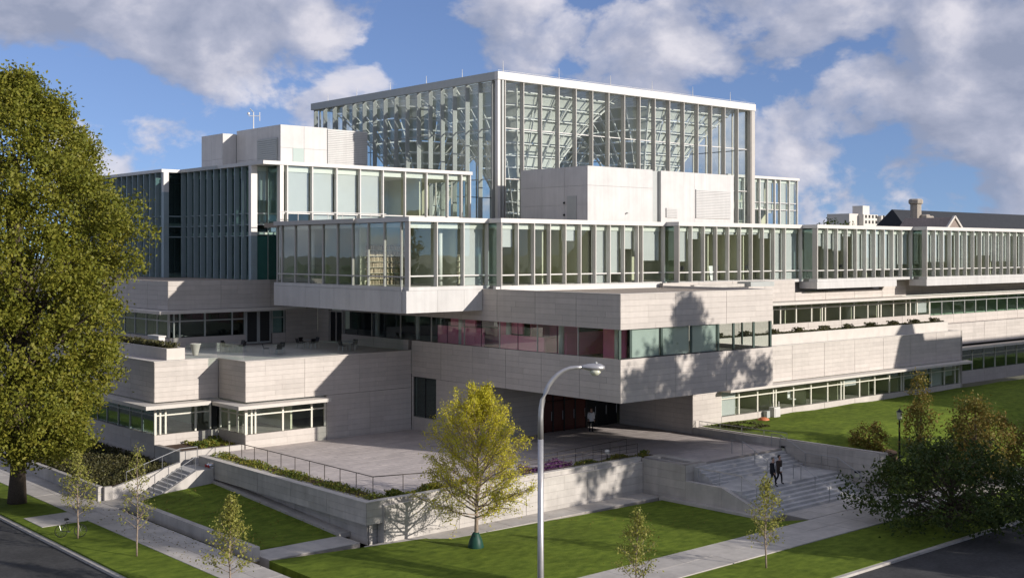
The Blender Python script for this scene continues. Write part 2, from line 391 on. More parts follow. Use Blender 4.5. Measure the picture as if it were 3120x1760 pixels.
# ================================================================== SETTING
def sheet(name, poly, m, kind='structure', label=None):
    """poly: list of (x,y,z); one sloping sheet cut into a fan, with depth below it"""
    mb = MB(); b = len(poly)
    mb.v = [tuple(p) for p in poly] + [(x, y, -3.2) for x, y, z in poly]
    mb.f = [tuple(range(b))] + [(k, b + k, b + (k + 1) % b, (k + 1) % b) for k in range(b)]
    return tag(mb.build(name, m), label, None, None, kind)
g = MB(); g.v = [(-3000, -3000, -3.0), (3000, -3000, -3.0), (3000, 3000, -3.0), (-3000, 3000, -3.0)]; g.f = [(0, 1, 2, 3)]
tag(g.build('ground', M['earth']), kind='structure')
# streets beyond the kerbs (front street along X, side street along Y)
box('road', M['asphalt'], 11.5, 24.2, 34.2, 400, -3.05, -2.25)['kind'] = 'structure'
box('road', M['asphalt'], -200, 400, 22.0, 34.2, -3.05, -2.40)['kind'] = 'structure'
for q in ((24.2, 24.45, 36.5, 300, -3.05, -2.12), (26, 300, 34.2, 34.45, -3.05, -2.27)):
    box('kerb', M['conc'], *q)['kind'] = 'structure'
box('verge', M['grass'], 24.45, 27.7, 36.5, 300, -3.05, -2.02)['kind'] = 'structure'
box('verge', M['grass'], 27.7, 300, 34.45, 39.3, -3.05, -2.25)['kind'] = 'structure'
def walk(name, x0, x1, y0, y1, z, nx, ny, gap=0.012):
    root = empty(name, (x0, y0, z - .1)); root['kind'] = 'structure'
    box('base', M['joint'], x0, x1, y0, y1, -3.05, z - .035, root)
    for i in range(nx):
        for j in range(ny):
            a0 = x0 + (x1 - x0) * i / nx; a1 = x0 + (x1 - x0) * (i + 1) / nx; b0 = y0 + (y1 - y0) * j / ny; b1 = y0 + (y1 - y0) * (j + 1) / ny
            box('paving_slab', M['conc'], a0 + gap, a1 - gap, b0 + gap, b1 - gap, z - .12, z + rnd.uniform(-.004, .004), root)
    return root
walk('pavement', 27.7, 30.35, 39.3, 112, -2.0, 2, 40)
walk('pavement', 30.35, 100, 39.3, 42.6, -2.2, 32, 2)
walk('path', 25.0, 27.68, 70.2, 73.3, -1.995, 2, 2)
# strip path at the foot of the front retaining wall, and the corner path
walk('path', 37.0, 59.3, 53.0, 54.85, -2.19, 12, 1)
walk('path', 31.35, 37.0, 55.2, 57.3, -2.05, 3, 1)
# lawns
sheet('lawn', [(31.45, 57.3, -1.95), (36.95, 57.3, -2.1), (37.15, 62, -1.86), (37.15, 72.6, -1.32), (33.6, 72.6, -1.55), (31.45, 72.0, -1.75)], M['grass'])
sheet('lawn', [(31.35, 42.6, -2.2), (61.0, 42.6, -2.2), (58.9, 44.0, -2.25), (58.9, 52.6, -2.3), (50, 52.95, -2.28), (31.35, 55.2, -2.1)], M['grass'])
lw = MB(); nx_, ny_ = 40, 16
for i in range(nx_ + 1):
    for j in range(ny_ + 1):
        x = 71.6 + (190 - 71.6) * i / nx_; y = 42.6 + (59.85 - 42.6) * j / ny_
        t = min(1, max(0, (y - 42.6) / 9.5)); t = t * t * (3 - 2 * t)
        lw.v.append((x, y, -2.2 + 2.72 * t + 0.05 * math.sin(x * .7) * t))
for i in range(nx_):
    for j in range(ny_):
        q = i * (ny_ + 1) + j; lw.f.append((q, q + ny_ + 1, q + ny_ + 2, q + 1))
tag(lw.build('lawn', M['grass'], smooth=True), kind='structure')
# plaza of pavers
pz = empty('plaza', (39.4, 55.5, -.1)); pz['kind'] = 'structure'
box('plaza_base', M['joint'], 39.4, 74.0, 55.0, 68.4, -3.0, -0.03, pz)
box('plaza_base', M['joint'], 39.4, 55.9, 68.4, 76.2, -3.0, -0.03, pz)
box('plaza_base', M['joint'], 61.5, 70.6, 51.5, 55.0, -3.0, -0.03, pz)
def pave(x0, x1, y0, y1):
    nx = round((x1 - x0) / 1.21); ny = round((y1 - y0) / .61)
    for j in range(ny):
        b0 = y0 + (y1 - y0) * j / ny; b1 = y0 + (y1 - y0) * (j + 1) / ny
        sh = 0.6 * (j % 2)
        xs = sorted(set([x0] + [x0 + sh + 1.21 * i for i in range(nx + 1) if x0 < x0 + sh + 1.21 * i < x1 - .2] + [x1]))
        for i in range(len(xs) - 1):
            piece('paver', M['paver'], pz, xs[i] + .009, xs[i + 1] - .009, b0 + .009, b1 - .009, -.09, rnd.uniform(-.003, .003))
pave(39.5, 70.55, 55.2, 67.6); pave(39.5, 55.85, 67.6, 76.1); pave(61.6, 70.5, 51.6, 55.2)
flush_pieces('paver', 300, 'paver_field')
# apron in front of the steps
walk('path', 61.0, 72.0, 42.6, 45.2, -2.17, 6, 2)

# ================================================================== BUILDING
BD = empty('university_building', (60, 75, 0), 'modern limestone and glass university building with stepped terraces and a tall glass atrium', 'building')
def part(name, loc): return empty(name, loc, parent=BD)
# ---------- ground-floor west wing: two stepped stone boxes
WW = part('west_wing', (41, 80, 0))
# upper stone bands
stone_face(WW, 'Y', 76.15, 41.35, 55.86, 3.3, 6.15)
stone_face(WW, 'X', 41.35, 76.16, 80.2, 3.3, 6.15)
stone_face(WW, 'Y', 80.2, 36.4, 41.34, 3.3, 6.15)
stone_face(WW, 'X', 36.4, 80.21, 120, 3.3, 6.15)
# lower stone
stone_face(WW, 'Y', 76.15, 41.35, 48.05, -.3, 1.0)
stone_face(WW, 'Y', 76.15, 48.05, 55.86, -.3, 3.29)
stone_face(WW, 'X', 41.35, 76.16, 80.2, -.3, 1.0)
stone_face(WW, 'Y', 80.2, 36.4, 41.34, -.3, 1.0)
stone_face(WW, 'X', 36.4, 80.21, 120, -2.2, 1.0, ch=0.64)
# canopies
cm = MB().prism([(35.25, 79.0), (40.15, 79.0), (40.15, 79.9), (41.34, 80.18), (36.42, 80.18), (36.38, 120), (35.25, 120)], 2.98, 3.24); cm.build('canopy', M['stonecap'], WW)
MB().prism([(40.2, 75.0), (47.75, 75.0), (47.75, 76.14), (41.33, 76.14), (41.33, 79.85), (40.2, 78.9)], 2.95, 3.2).build('canopy', M['stonecap'], WW)
# windows below the canopies
fr = dict(fin=.06, finw=.13, mfin=M['cream'], mt=M['cream'], tdep=.05)
glazing(WW, 'Y', 76.3, 41.45, 48.0, [41.45, 41.9, 42.2, 44.43, 46.85, 48.0], 1.02, 2.94, trans=(2.35,), **fr)
glazing(WW, 'X', 41.5, 76.3, 80.2, [76.3, 77.6, 78.9, 80.2], 1.02, 2.94, trans=(2.35,), blinds=(0, 0, 0), **fr)
glazing(WW, 'Y', 80.35, 36.55, 41.3, [36.55, 36.9, 37.3, 39.6, 40.75], 1.02, 2.96, trans=(2.35,), **fr)
frd = dict(fr); frd['mfin'] = M['grey']; frd['mt'] = M['grey']; frd['finw'] = .09
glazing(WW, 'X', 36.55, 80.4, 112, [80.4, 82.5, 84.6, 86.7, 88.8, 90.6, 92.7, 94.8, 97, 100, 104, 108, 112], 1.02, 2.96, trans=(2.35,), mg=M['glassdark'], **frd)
box('side_door', M['black'], 40.75, 41.3, 80.36, 80.42, .2, 2.9, WW)
for q in ((41.33, 41.47, 76.17, 76.32, 1.0, 3.0), (36.42, 36.56, 80.22, 80.36, 1.0, 3.0)): box('corner_post', M['cream'], *q, parent=WW)
# coping, terrace deck, interior shell
for q in ((41.3, 55.86, 76.1, 76.6), (41.3, 41.8, 76.6, 80.2), (36.35, 41.3, 80.15, 80.65), (36.35, 36.85, 80.65, 120)):
    box('coping', M['stonecap'], *q, 6.15, 6.21, parent=WW)
mb = MB(); mb.prism([(36.85, 80.65), (41.8, 80.65), (41.8, 76.6), (55.86, 76.6), (55.86, 90.0), (42.0, 90.0), (42.0, 120), (36.85, 120)], 5.8, 6.17); mb.build('terrace_deck', M['paver'], WW)
MB().prism([(36.9, 80.7), (41.9, 80.7), (41.9, 76.7), (55.8, 76.7), (55.8, 120), (36.9, 120)], 0.1, 0.9).build('floor_slab', M['carpet'], WW)
MB().prism([(36.9, 80.7), (41.9, 80.7), (41.9, 76.7), (55.8, 76.7), (55.8, 120), (36.9, 120)], 3.0, 3.25).build('ceiling_slab', M['ceil'], WW)
box('inner_wall', M['olive'], 42.4, 55.8, 81.6, 81.8, .9, 3.0, WW); box('inner_wall', M['olive'], 41.3, 41.5, 84.5, 118, .9, 3.0, WW)
box('inner_wall', M['olive'], 45.6, 45.75, 77.2, 81.6, .9, 3.0, WW)
# ---------- second floor of the west wing
W2 = part('upper_west_wing', (42, 90, 6.2))
stone_face(W2, 'Y', 90.0, 42.0, 55.9, 9.28, 11.6)
stone_face(W2, 'X', 42.0, 90.01, 125, 9.28, 11.6)
stone_face(W2, 'Y', 90.0, 42.0, 48.9, 6.17, 7.05, ch=.44); stone_face(W2, 'Y', 90.0, 51.4, 52.7, 6.17, 7.05, ch=.44)
stone_face(W2, 'Y', 90.0, 52.7, 55.9, 6.17, 9.05); stone_face(W2, 'X', 42.0, 90.01, 125, 6.17, 7.05, ch=.44)
MB().prism([(40.75, 88.8), (54.0, 88.8), (54.0, 89.98), (41.98, 89.98), (41.98, 125), (40.75, 125)], 9.03, 9.26).build('canopy', M['stonecap'], W2)
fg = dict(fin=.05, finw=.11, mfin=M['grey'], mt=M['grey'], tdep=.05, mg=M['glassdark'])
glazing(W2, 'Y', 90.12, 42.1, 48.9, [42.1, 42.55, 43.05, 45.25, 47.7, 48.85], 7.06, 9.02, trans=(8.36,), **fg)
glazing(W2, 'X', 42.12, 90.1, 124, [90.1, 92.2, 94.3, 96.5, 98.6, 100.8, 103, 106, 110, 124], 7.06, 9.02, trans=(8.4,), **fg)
glazing(W2, 'Y', 90.12, 51.4, 52.6, [51.45, 52.6], 7.06, 9.02, trans=(8.36,), blinds=(1,), **fg)
for k in (0, 1):
    d = box('terrace_door', M['grey'], 48.95 + k * 1.2, 50.12 + k * 1.2, 90.1, 90.16, 6.25, 8.98, W2)
    box('door_glass', M['dark'], 49.09 + k * 1.2, 49.98 + k * 1.2, 90.07, 90.12, 6.4, 8.9, W2)
box('roof_slab', M['gravel'], 42.1, 56, 90.1, 125, 11.3, 11.57, W2); box('floor_slab', M['carpet'], 42.4, 56, 90.4, 125, 6.0, 6.3, W2)
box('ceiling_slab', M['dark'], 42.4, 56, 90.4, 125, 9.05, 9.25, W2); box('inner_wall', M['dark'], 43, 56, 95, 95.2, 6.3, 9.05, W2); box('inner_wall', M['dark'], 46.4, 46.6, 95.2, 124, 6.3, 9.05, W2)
# ---------- entrance block (stone box cantilevered over the entrance)
EB = part('entrance_block', (64, 60, 4))
stone_face(EB, 'Y', 53.46, 55.88, 72.0, 8.92, 11.2)
stone_face(EB, 'Y', 53.46, 55.88, 72.0, 4.18, 7.0)
stone_face(EB, 'X', 55.88, 53.47, 86.2, 8.92, 11.2)
stone_face(EB, 'X', 55.88, 53.47, 76.14, 4.18, 7.0)
stone_face(EB, 'X', 55.88, 76.6, 86.2, 6.2, 7.0, ch=.4)
stone_face(EB, 'X', 55.88, 67.6, 72.98, -.1, 4.17); stone_face(EB, 'X', 55.88, 72.98, 75.92, -.1, 1.05, ch=.55); stone_face(EB, 'X', 55.88, 75.92, 76.14, -.1, 4.17)
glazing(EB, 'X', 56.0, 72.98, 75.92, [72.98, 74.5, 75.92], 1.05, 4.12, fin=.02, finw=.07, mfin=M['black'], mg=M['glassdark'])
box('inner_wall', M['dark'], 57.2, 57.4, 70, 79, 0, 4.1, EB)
box('east_wall', M['stone'], 71.7, 72.0, 53.8, 63.9, 4.18, 7.0, EB); box('east_wall', M['stone'], 71.7, 72.0, 53.8, 63.9, 8.92, 11.2, EB)
box('soffit', M['bronze'], 56.2, 71.7, 53.8, 68.0, 4.2, 4.45, EB)
mb = MB().prism([(56.2, 53.75), (71.7, 53.75), (71.7, 64.0), (74, 66.2), (56.2, 90)], 10.8, 11.08); mb.build('gravel_roof', M['gravel'], EB)
for q in ((55.85, 72.03, 53.43, 53.8), (55.85, 56.2, 53.8, 68.0), (71.68, 72.03, 53.8, 64.0)): box('coping', M['stonecap'], *q, 11.2, 11.25, parent=EB)
# strip of glazing round the block
xs_ = [55.98, 57.0, 60.0, 63.0, 65.9, 67.6, 69.9, 71.9]
glazing(EB, 'Y', 53.6, 55.98, 71.9, xs_, 7.02, 8.9, fin=.02, finw=.2, mfin=M['darkgreen'], mg=M['glass'], blinds=(0, 1, 1, 1, 0, 0, 0), mb=M['frost'], header=.0, blind_in=.12)
box('sill_bar', M['black'], 56.0, 71.9, 53.52, 53.7, 7.0, 7.06, EB)
ys_ = [53.65] + [53.46 + GY * i for i in range(1, 9)]
glazing(EB, 'X', 56.02, 53.65, 85.94, ys_, 7.02, 8.9, fin=.02, finw=.06, mfin=M['fin'], mg=M['glass'])
for y in (53.46 + GY * i + 2.03 for i in range(1, 8)): box('pane_joint', M['black'], 55.99, 56.02, y - .015, y + .015, 7.02, 8.9, EB)
glazing(EB, 'X', 71.85, 53.7, 63.8, [53.7, 56.2, 58.7, 61.2, 63.8], 7.02, 8.9, fin=.02, finw=.12, mfin=M['darkgreen'])
for y in (86.25, 87.2): box('terrace_door', M['black'], 56.0, 56.06, y, y + .88, 6.3, 8.8, EB)
for y in (86.15, 87.12, 88.1): box('door_frame', M['fin'], 55.92, 56.1, y - .05, y + .05, 6.2, 8.9, EB)
box('door_frame', M['fin'], 55.92, 56.1, 86.1, 88.15, 8.82, 8.92, EB); stone_face(EB, 'X', 55.88, 88.2, 89.98, 6.2, 9.0)
box('floor_slab', M['carpet'], 56.2, 71.7, 53.8, 95, 6.2, 6.7, EB); box('ceiling_slab', M['ceil'], 56.2, 71.7, 53.8, 95, 9.0, 9.3, EB)
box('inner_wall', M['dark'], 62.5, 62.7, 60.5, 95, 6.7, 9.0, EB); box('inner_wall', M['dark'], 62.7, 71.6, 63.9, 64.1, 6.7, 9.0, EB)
# pink boxes added behind the shaded strip for the pink in its glass
for q in ((58.6, 58.75, 61.5, 67.2, 6.7, 7.75), (59.6, 59.75, 61.2, 64.2, 7.7, 8.6), (58.2, 62.4, 64.6, 64.75, 6.7, 8.85), (58.9, 59.05, 68.0, 72.8, 6.7, 8.1), (60.2, 60.35, 68.4, 73.3, 8.1, 9.0), (57.6, 61.8, 60.3, 60.45, 6.7, 8.3), (58.3, 58.45, 55.3, 57.4, 6.7, 8.9), (57.3, 57.45, 69.0, 74.6, 6.7, 8.2), (57.2, 57.35, 62.2, 67.0, 6.7, 7.9), (57.6, 57.75, 64.9, 67.6, 7.95, 8.95), (57.5, 57.65, 70.2, 73.2, 8.25, 8.95)):
    box('pink_box', M['pink'], *q, parent=EB)
for y in (55.2, 60.6, 66.2, 71.8, 77.4, 83.0): MB().tube([(57.4, y, 6.7), (57.4, y, 9.0)], .2, 10).build('column', M['ceil'], EB, True)
# recessed entrance under the block; lobby wall and doors darkened for the recess's shade
EN = part('entrance', (66, 67, 0))
stone_face(EN, 'Y', 67.6, 56.25, 62.0, -.05, 4.2)
stone_face(EN, 'X', 70.55, 59.85, 67.6, -.05, 4.2)
box('lobby_wall', M['dark'], 62.0, 70.55, 69.6, 69.8, 0, 4.2, EN); box('lobby_floor', M['paver'], 62.0, 70.5, 67.65, 69.6, -.2, .0, EN)
for k in range(7):
    x0 = 62.05 + k * 1.2
    m_ = M['red'] if k < 4 else M['black']
    d = box('entrance_door', m_, x0 + .05, x0 + 1.15, 67.75, 67.83, .03, 2.35, EN)
    h = MB().tube([(x0 + 1.0, 67.66, .9), (x0 + 1.0, 67.66, 1.6)], .02, 5).build('door_handle', M['steel'], EN)
    box('door_transom', m_, x0 + .05, x0 + 1.15, 67.76, 67.82, 2.42, 4.15, EN)
    box('door_post', M['dark'], x0 - .05, x0 + .05, 67.68, 67.86, 0, 4.2, EN)
# ---------- east wing
EW = part('east_wing', (90, 62, 0))
stone_face(EW, 'Y', 59.86, 70.55, 74.0, .3, 4.4); stone_face(EW, 'Y', 59.86, 74.0, 111.0, 3.25, 6.15)
stone_face(EW, 'Y', 59.86, 74.0, 111.0, .0, 1.0, ch=.5, bold=GX)
box('upper_core', M['stone'], 70.6, 74.0, 60.0, 60.3, 4.4, 6.15, EW)
MB().prism([(73.7, 58.7), (111.2, 58.7), (112.2, 59.84), (73.7, 59.84)], 3.02, 3.22).build('canopy', M['stonecap'], EW)
stone_face(EW, 'X', 111.0, 59.87, 62.5, 0, 6.15)
glazing(EW, 'Y', 60.0, 74.05, 110.9, [74.05, 76.3, 78.7, 80.8, 81.15, 83.57, 86.05, 88.5, 90.5, 90.95, 93.4, 95.85, 98.3, 100.3, 100.7, 103.2, 105.65, 108.1, 110.1, 110.9], 1.02, 3.0, trans=(2.37,), blinds=(1, 0, .05, 0, 0, 0, 0, 0, 0, .45, .25, 0, .3, 0, .5, .4, 1, .6, 0), **fr)
box('roof_terrace', M['paver'], 70.6, 111, 60.2, 64.2, 5.8, 6.12, EW); box('floor_slab', M['carpet'], 74, 111, 60.3, 66, .3, .9, EW)
box('ceiling_slab', M['ceil'], 74, 111, 60.3, 66, 3.05, 3.3, EW); box('inner_wall', M['olive'], 74, 111, 65, 65.2, .9, 3.05, EW)
for x in (76.4, 81.0, 85.9, 90.7, 95.6, 100.5, 105.4): box('inner_wall', M['olive'], x - .06, x + .06, 60.4, 65, .9, 3.05, EW)
box('coping', M['stonecap'], 72.05, 111.0, 59.82, 60.3, 6.15, 6.2, EW)
# beyond the east wing's end
stone_face(EW, 'Y', 62.5, 111.1, 160, 4.4, 6.6); stone_face(EW, 'Y', 62.5, 111.1, 160, .3, 1.6, ch=.6)
glazing(EW, 'Y', 62.65, 111.2, 160, 20, 1.62, 3.9, trans=(3.2,), mg=M['glassdark'], fin=.05, finw=.12, mfin=M['cream'], mt=M['cream'])
box('canopy', M['stonecap'], 111.3, 160, 61.3, 62.48, 3.95, 4.2, EW); box('inner_wall', M['dark'], 111.1, 160, 66, 66.2, .3, 6.5, EW); box('roof_terrace', M['paver'], 111.1, 160, 62.85, 64.2, 6.2, 6.5, EW)
# second floor of the east wing
E2 = part('upper_east_wing', (95, 64, 6))
stone_face(E2, 'Y', 64.2, 72.0, 86.4, 6.15, 9.3); stone_face(E2, 'Y', 64.2, 86.4, 112.9, 6.15, 7.55, ch=.46)
stone_face(E2, 'Y', 64.2, 112.9, 160, 6.15, 7.4, ch=.4)
stone_face(E2, 'Y', 64.2, 72.0, 89.7, 9.55, 11.45); stone_face(E2, 'Y', 64.2, 89.71, 103.9, 9.55, 10.3); stone_face(E2, 'Y', 65.2, 89.71, 103.9, 10.3, 11.45)
stone_face(E2, 'Y', 64.2, 103.91, 108.3, 9.55, 11.45); stone_face(E2, 'Y', 65.2, 108.31, 160, 9.55, 11.45)
MB().prism([(84.2, 62.8), (160, 62.8), (160, 64.19), (72.1, 64.19), (72.1, 63.6)], 9.3, 9.53).build('canopy', M['stonecap'], E2)
glazing(E2, 'Y', 64.32, 86.5, 112.9, [86.5, 87.65, 90.0, 92.35, 94.0, 94.5, 96.9, 99.2, 101.55, 103.35, 103.85, 106.1, 108.4, 109.2, 110.5, 112.9], 7.57, 9.27, trans=(8.85,), blinds=(0, 0, 0, 0, 0, 0, 0, 0, 0, 0, 0, 0, 0, 0, .9), **fr)
glazing(E2, 'Y', 64.32, 113.0, 160, 20, 7.42, 9.27, trans=(8.8,), fin=.05, finw=.1, mfin=M['grey'], mt=M['grey'], mg=M['glassdark'])
box('floor_slab', M['carpet'], 72.3, 160, 64.6, 72, 6.2, 6.6, E2); box('ceiling_slab', M['ceil'], 72.3, 160, 64.6, 72, 9.3, 9.6, E2); box('inner_wall', M['olive'], 72.3, 160, 69.4, 69.6, 6.6, 9.3, E2)
for x in (88.8, 94.2, 99.2, 103.6, 109.6): box('inner_wall', M['olive'], x - .06, x + .06, 64.6, 69.4, 6.6, 9.3, E2)

# ---------- top glass storey: stepped glass boxes
GT = part('glass_storey', (70, 66, 11.4))
ZB, ZT = 11.5, 16.05
def glassbox(x0, x1, y, yback, bays, blinds, ret, zs0=None):
    glazing(GT, 'Y', y, x0, x1, bays, ZB, ZT, trans=(12.25,), fin=.36, finw=.075, mfin=M['finlight'], blinds=blinds, header=.42, tdep=.1)
    # grey corner column and glazed return
    box('corner_column', M['fin'], x0 - .06, x0 + .06, y - .36, y + .15, ZB, ZT, GT)
    if ret: glazing(GT, 'X', x0, y + .15, y + ret, [y + .15, y + ret], ZB, ZT, trans=(12.25,), fin=.04, finw=.06, mfin=M['grey'], mt=M['white'], mg=M['glassdark'])
    box('roof_edge', M['white'], x0 - .12, x1 + .12, y - .42, yback, 16.07, 16.40, GT)
    box('floor_edge', M['whitepanel'], x0 - .1, x1 + .05, y - .40, y + .5, 11.24, 11.49, GT)
b1x = [49.3, 51.73, 54.16, 56.45]
glassbox(49.3, 56.5, 67.75, 74, b1x, (0, 0, 1), 0)
ysb = [67.75, 68.35] + [68.35 + 2.04 * i for i in range(1, 9)] + [85.4]
glazing(GT, 'X', 49.3, 67.75, 85.4, ysb, ZB, ZT, trans=(12.2,), fin=.1, finw=.09, mfin=M['fin'], mg=M['glass'], mt=M['fin'], ends=(False, True))
box('roof_edge', M['fin'], 49.0, 56.5, 74.002, 85.6, 16.07, 16.40, GT)
# white spandrel below the first glass box
for i in range(3): box('spandrel_panel', M['whitepanel'], b1x[i] + .006 - (.3 if i == 0 else 0), b1x[i + 1] - .006 - (.6 if i == 2 else 0), 67.38, 67.9, 9.68, 11.23, GT)
yy = [67.38] + [68.35 + 2.04 * i for i in (0, 1, 2, 3, 4, 5, 6, 7, 8)] + [85.45]
for i in range(len(yy) - 1): box('spandrel_panel', M['whitepanel'], 48.95, 49.5, yy[i] + .52 * (i == 0) + .006, yy[i + 1] - .006, 9.66, 11.23, GT)
for i in range(len(yy) - 1): box('floor_edge', M['whitepanel'], 48.97, 49.5, yy[i] + .52 * (i == 0) + .004, yy[i + 1] - .004, 11.245, 11.49, GT)
box('box_soffit', M['stonecap'], 49.5, 56.0, 67.9, 85.4, 9.72, 9.9, GT)
b2 = [56.5 + 1.612 * i for i in range(10)] + [71.55, 74.2]
glassbox(56.5, 74.35, 66.3, 74, b2, (.32, 0, 0, 0, .2, 0, 1, .82, .35, .4, .58), 1.4)
b3 = [74.4 + 1.6 * i for i in range(10)] + [91.3]
glassbox(74.4, 91.35, 64.92, 74, b3, (.6, .15, .04, .05, .05, .05, .04, .12, 1, 1), 1.35)
b4 = [91.4 + 1.565 * i for i in range(10)] + [107.4]
glassbox(91.4, 107.45, 63.34, 74, b4, (.28, .34, .38, .06, .84, .84, .84, .84, .84, .7), 1.5)
b5 = [107.5 + 1.53 * i for i in range(30)]
glassbox(107.5, b5[-1], 61.82, 74, b5, (.65, .65, .65, 0, .8, .8, 0, .5, .5), 1.5)
for x0, x1, y in ((91.2, 104.4, 62.9), (107.3, 151, 61.4)):
    k = round((x1 - x0) / 4.86)
    for i in range(k): box('spandrel_panel', M['whitepanel'], x0 + (x1 - x0) * i / k + .006, x0 + (x1 - x0) * (i + 1) / k - .006, y, y + 1.9, 10.62, 11.23, GT)
# low white curbs on the gravel roof
MB().prism([(56.0, 66.0), (73.5, 64.6), (73.5, 64.9), (56.0, 66.3)], 11.05, 11.42).build('roof_curb', M['white'], GT)
box('roof_curb', M['conc'], 73.6, 80, 62.3, 62.7, 11.05, 11.3, GT); box('roof_hatch', M['grey'], 80.2, 83.4, 61.8, 63.2, 11.05, 11.45, GT)
# interiors
def rooms(x0, x1, y0, dep, parts, z0=11.5, z1=15.75, wall='olive'):
    box('floor_slab', M['carpet'], x0 + .1, x1 - .05, y0 + .15, y0 + dep, z0 - .25, z0 + .02, GT); box('ceiling_slab', M['ceil'], x0 + .1, x1 - .05, y0 + .4, y0 + dep, z1, z1 + .25, GT)
    box('inner_wall', M[wall], x0 + .1, x1 - .05, y0 + dep, y0 + dep + .15, z0, z1, GT)
    for x in parts: box('inner_wall', M[wall], x - .06, x + .06, y0 + .6, y0 + dep, z0, z1, GT)
rooms(49.5, 56.4, 67.75, 6.2, (54.2,)); rooms(56.5, 74.3, 66.3, 6.0, (61.4, 66.3, 71.2)); rooms(74.5, 91.3, 64.92, 6, (79.2, 84.0, 88.9)); rooms(91.5, 107.4, 63.34, 6, (96, 100.8, 105.5)); rooms(107.6, 151, 61.82, 6, (112, 117, 122, 127, 132))
box('floor_slab', M['carpet'], 49.5, 56.4, 74.0, 85.3, 11.25, 11.52, GT); box('ceiling_slab', M['ceil'], 49.6, 56.4, 74.0, 85.3, 15.75, 16.0, GT); box('inner_wall', M['olive'], 54.6, 54.75, 74.2, 85.3, 11.5, 15.75, GT); box('inner_wall', M['ceil'], 49.6, 56, 85.3, 85.42, 11.5, 16.0, GT)
for y in (73.8, 79.6): box('inner_wall', M['olive'], 50.2, 54.6, y, y + .12, 11.5, 15.75, GT)
for p in ((50.3, 69.0), (53.2, 69.0), (50.3, 75.4), (50.3, 81.6)): MB().tube([(*p, 11.5), (*p, 15.75)], .17, 12).build('column', M['ceil'], GT, True)
box('roof_deck', M['gravel'], 49.5, 160, 74.0, 88, 15.95, 16.30, GT)

# ---------- taller glass block on the west
GB = part('west_glass_block', (50, 92, 11.6))
Z0, Z1 = 11.6, 21.2
finL = dict(fin=.42, finw=.1, mfin=M['finblue'], mt=M['finblue'], mg=M['glassdark'], tdep=.1)
nL = [90.45 + 1.27 * i for i in range(11)]
glazing(GB, 'X', 49.86, 90.45, 103.15, nL, Z0, Z1, trans=(15.3, 16.25, 17.2), **finL)
box('corner_column', M['white'], 49.4, 49.98, 90.0, 90.44, 15.3, Z1, GB); box('corner_column', M['finblue'], 49.4, 49.98, 90.0, 90.44, Z0, 15.3, GB)
glazing(GB, 'Y', 90.3, 50.0, 52.0, [50.0, 52.0], 15.3, Z1, trans=(16.25, 17.2), fin=.05, finw=.08, blinds=(.45,), header=.4)
box('teal_spandrel', M['teal'], 50.0, 52.0, 90.3, 90.36, Z0, 15.28, GB)
b_ = [51.15, 51.75] + [51.75 + 2.44 * i for i in range(1, 8)] + [70.5, 71.55]
glazing(GB, 'Y', 88.35, 51.15, 71.55, b_, 16.5, Z1, trans=(17.2,), fin=.3, finw=.1, blinds=(0, .82, 1, .95, 1, 0, 0, 0, 0, 0), header=.5)
box('corner_column', M['white'], 51.0, 51.35, 88.0, 88.5, 11.6, Z1, GB); glazing(GB, 'X', 51.1, 88.5, 90.2, [88.5, 90.2], 11.6, Z1, fin=.03, finw=.06, mfin=M['grey'], mg=M['glassdark'])
glazing(GB, 'X', 71.55, 88.5, 93.5, [88.5, 91.0, 93.5], 16.4, Z1, fin=.05, finw=.1)
box('roof_edge', M['white'], 49.4, 71.7, 87.95, 96.0, 21.22, 21.52, GB); box('roof_edge', M['grey'], 49.38, 71.7, 96.002, 103.2, 21.22, 21.52, GB)
# stepped second bay further back
glazing(GB, 'Y', 103.2, 48.0, 49.85, [48.0, 49.85], Z0, Z1, trans=(15.3, 16.25, 17.2), fin=.04, finw=.06, mfin=M['finblue'], mg=M['glassdark'], mt=M['finblue'])
box('corner_column', M['white'], 47.6, 48.1, 102.9, 103.3, 19.4, Z1, GB); box('corner_column', M['finblue'], 47.6, 48.1, 102.9, 103.3, Z0, 19.4, GB)
glazing(GB, 'X', 48.0, 103.4, 125, [103.4 + 1.27 * i for i in range(18)], Z0, Z1, trans=(15.3, 16.25, 17.2), **finL)
box('roof_edge', M['white'], 47.55, 71.7, 103.202, 126, 21.22, 21.5, GB)
for z in (11.5, 16.3): box('floor_slab', M['carpet'], 50.1, 71.4, 90.5, 103, z, z + .25, GB); box('floor_slab', M['carpet'], 48.2, 56, 103.3, 125, z, z + .25, GB)
for z in (15.4, 20.7): box('ceiling_slab', M['ceil'], 50.4, 71.4, 90.6, 103, z, z + .25, GB); box('ceiling_slab', M['dark'], 48.4, 56, 103.5, 125, z, z + .25, GB)
box('floor_slab', M['carpet'], 51.3, 71.4, 88.5, 90.5, 16.3, 16.55, GB); box('ceiling_slab', M['ceil'], 51.3, 71.4, 88.8, 90.6, 20.7, 20.95, GB)
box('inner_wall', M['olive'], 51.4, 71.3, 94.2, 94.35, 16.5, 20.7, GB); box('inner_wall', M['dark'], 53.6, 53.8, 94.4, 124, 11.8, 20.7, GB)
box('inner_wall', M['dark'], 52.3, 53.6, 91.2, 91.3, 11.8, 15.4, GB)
for x in (56.6, 61.5, 66.4): box('inner_wall', M['olive'], x - .06, x + .06, 89.2, 94.2, 16.5, 20.7, GB)
# guard rail in front of that storey
rl = MB(); rl.tube([(49.9, 86.2, 17.25), (60.5, 86.2, 17.25)], .035, 6)
for i in range(8): rl.tube([(50.2 + 1.45 * i, 86.2, 16.4), (50.2 + 1.45 * i, 86.2, 17.25)], .025, 5)
rl.build('guard_rail', M['white'], GB)

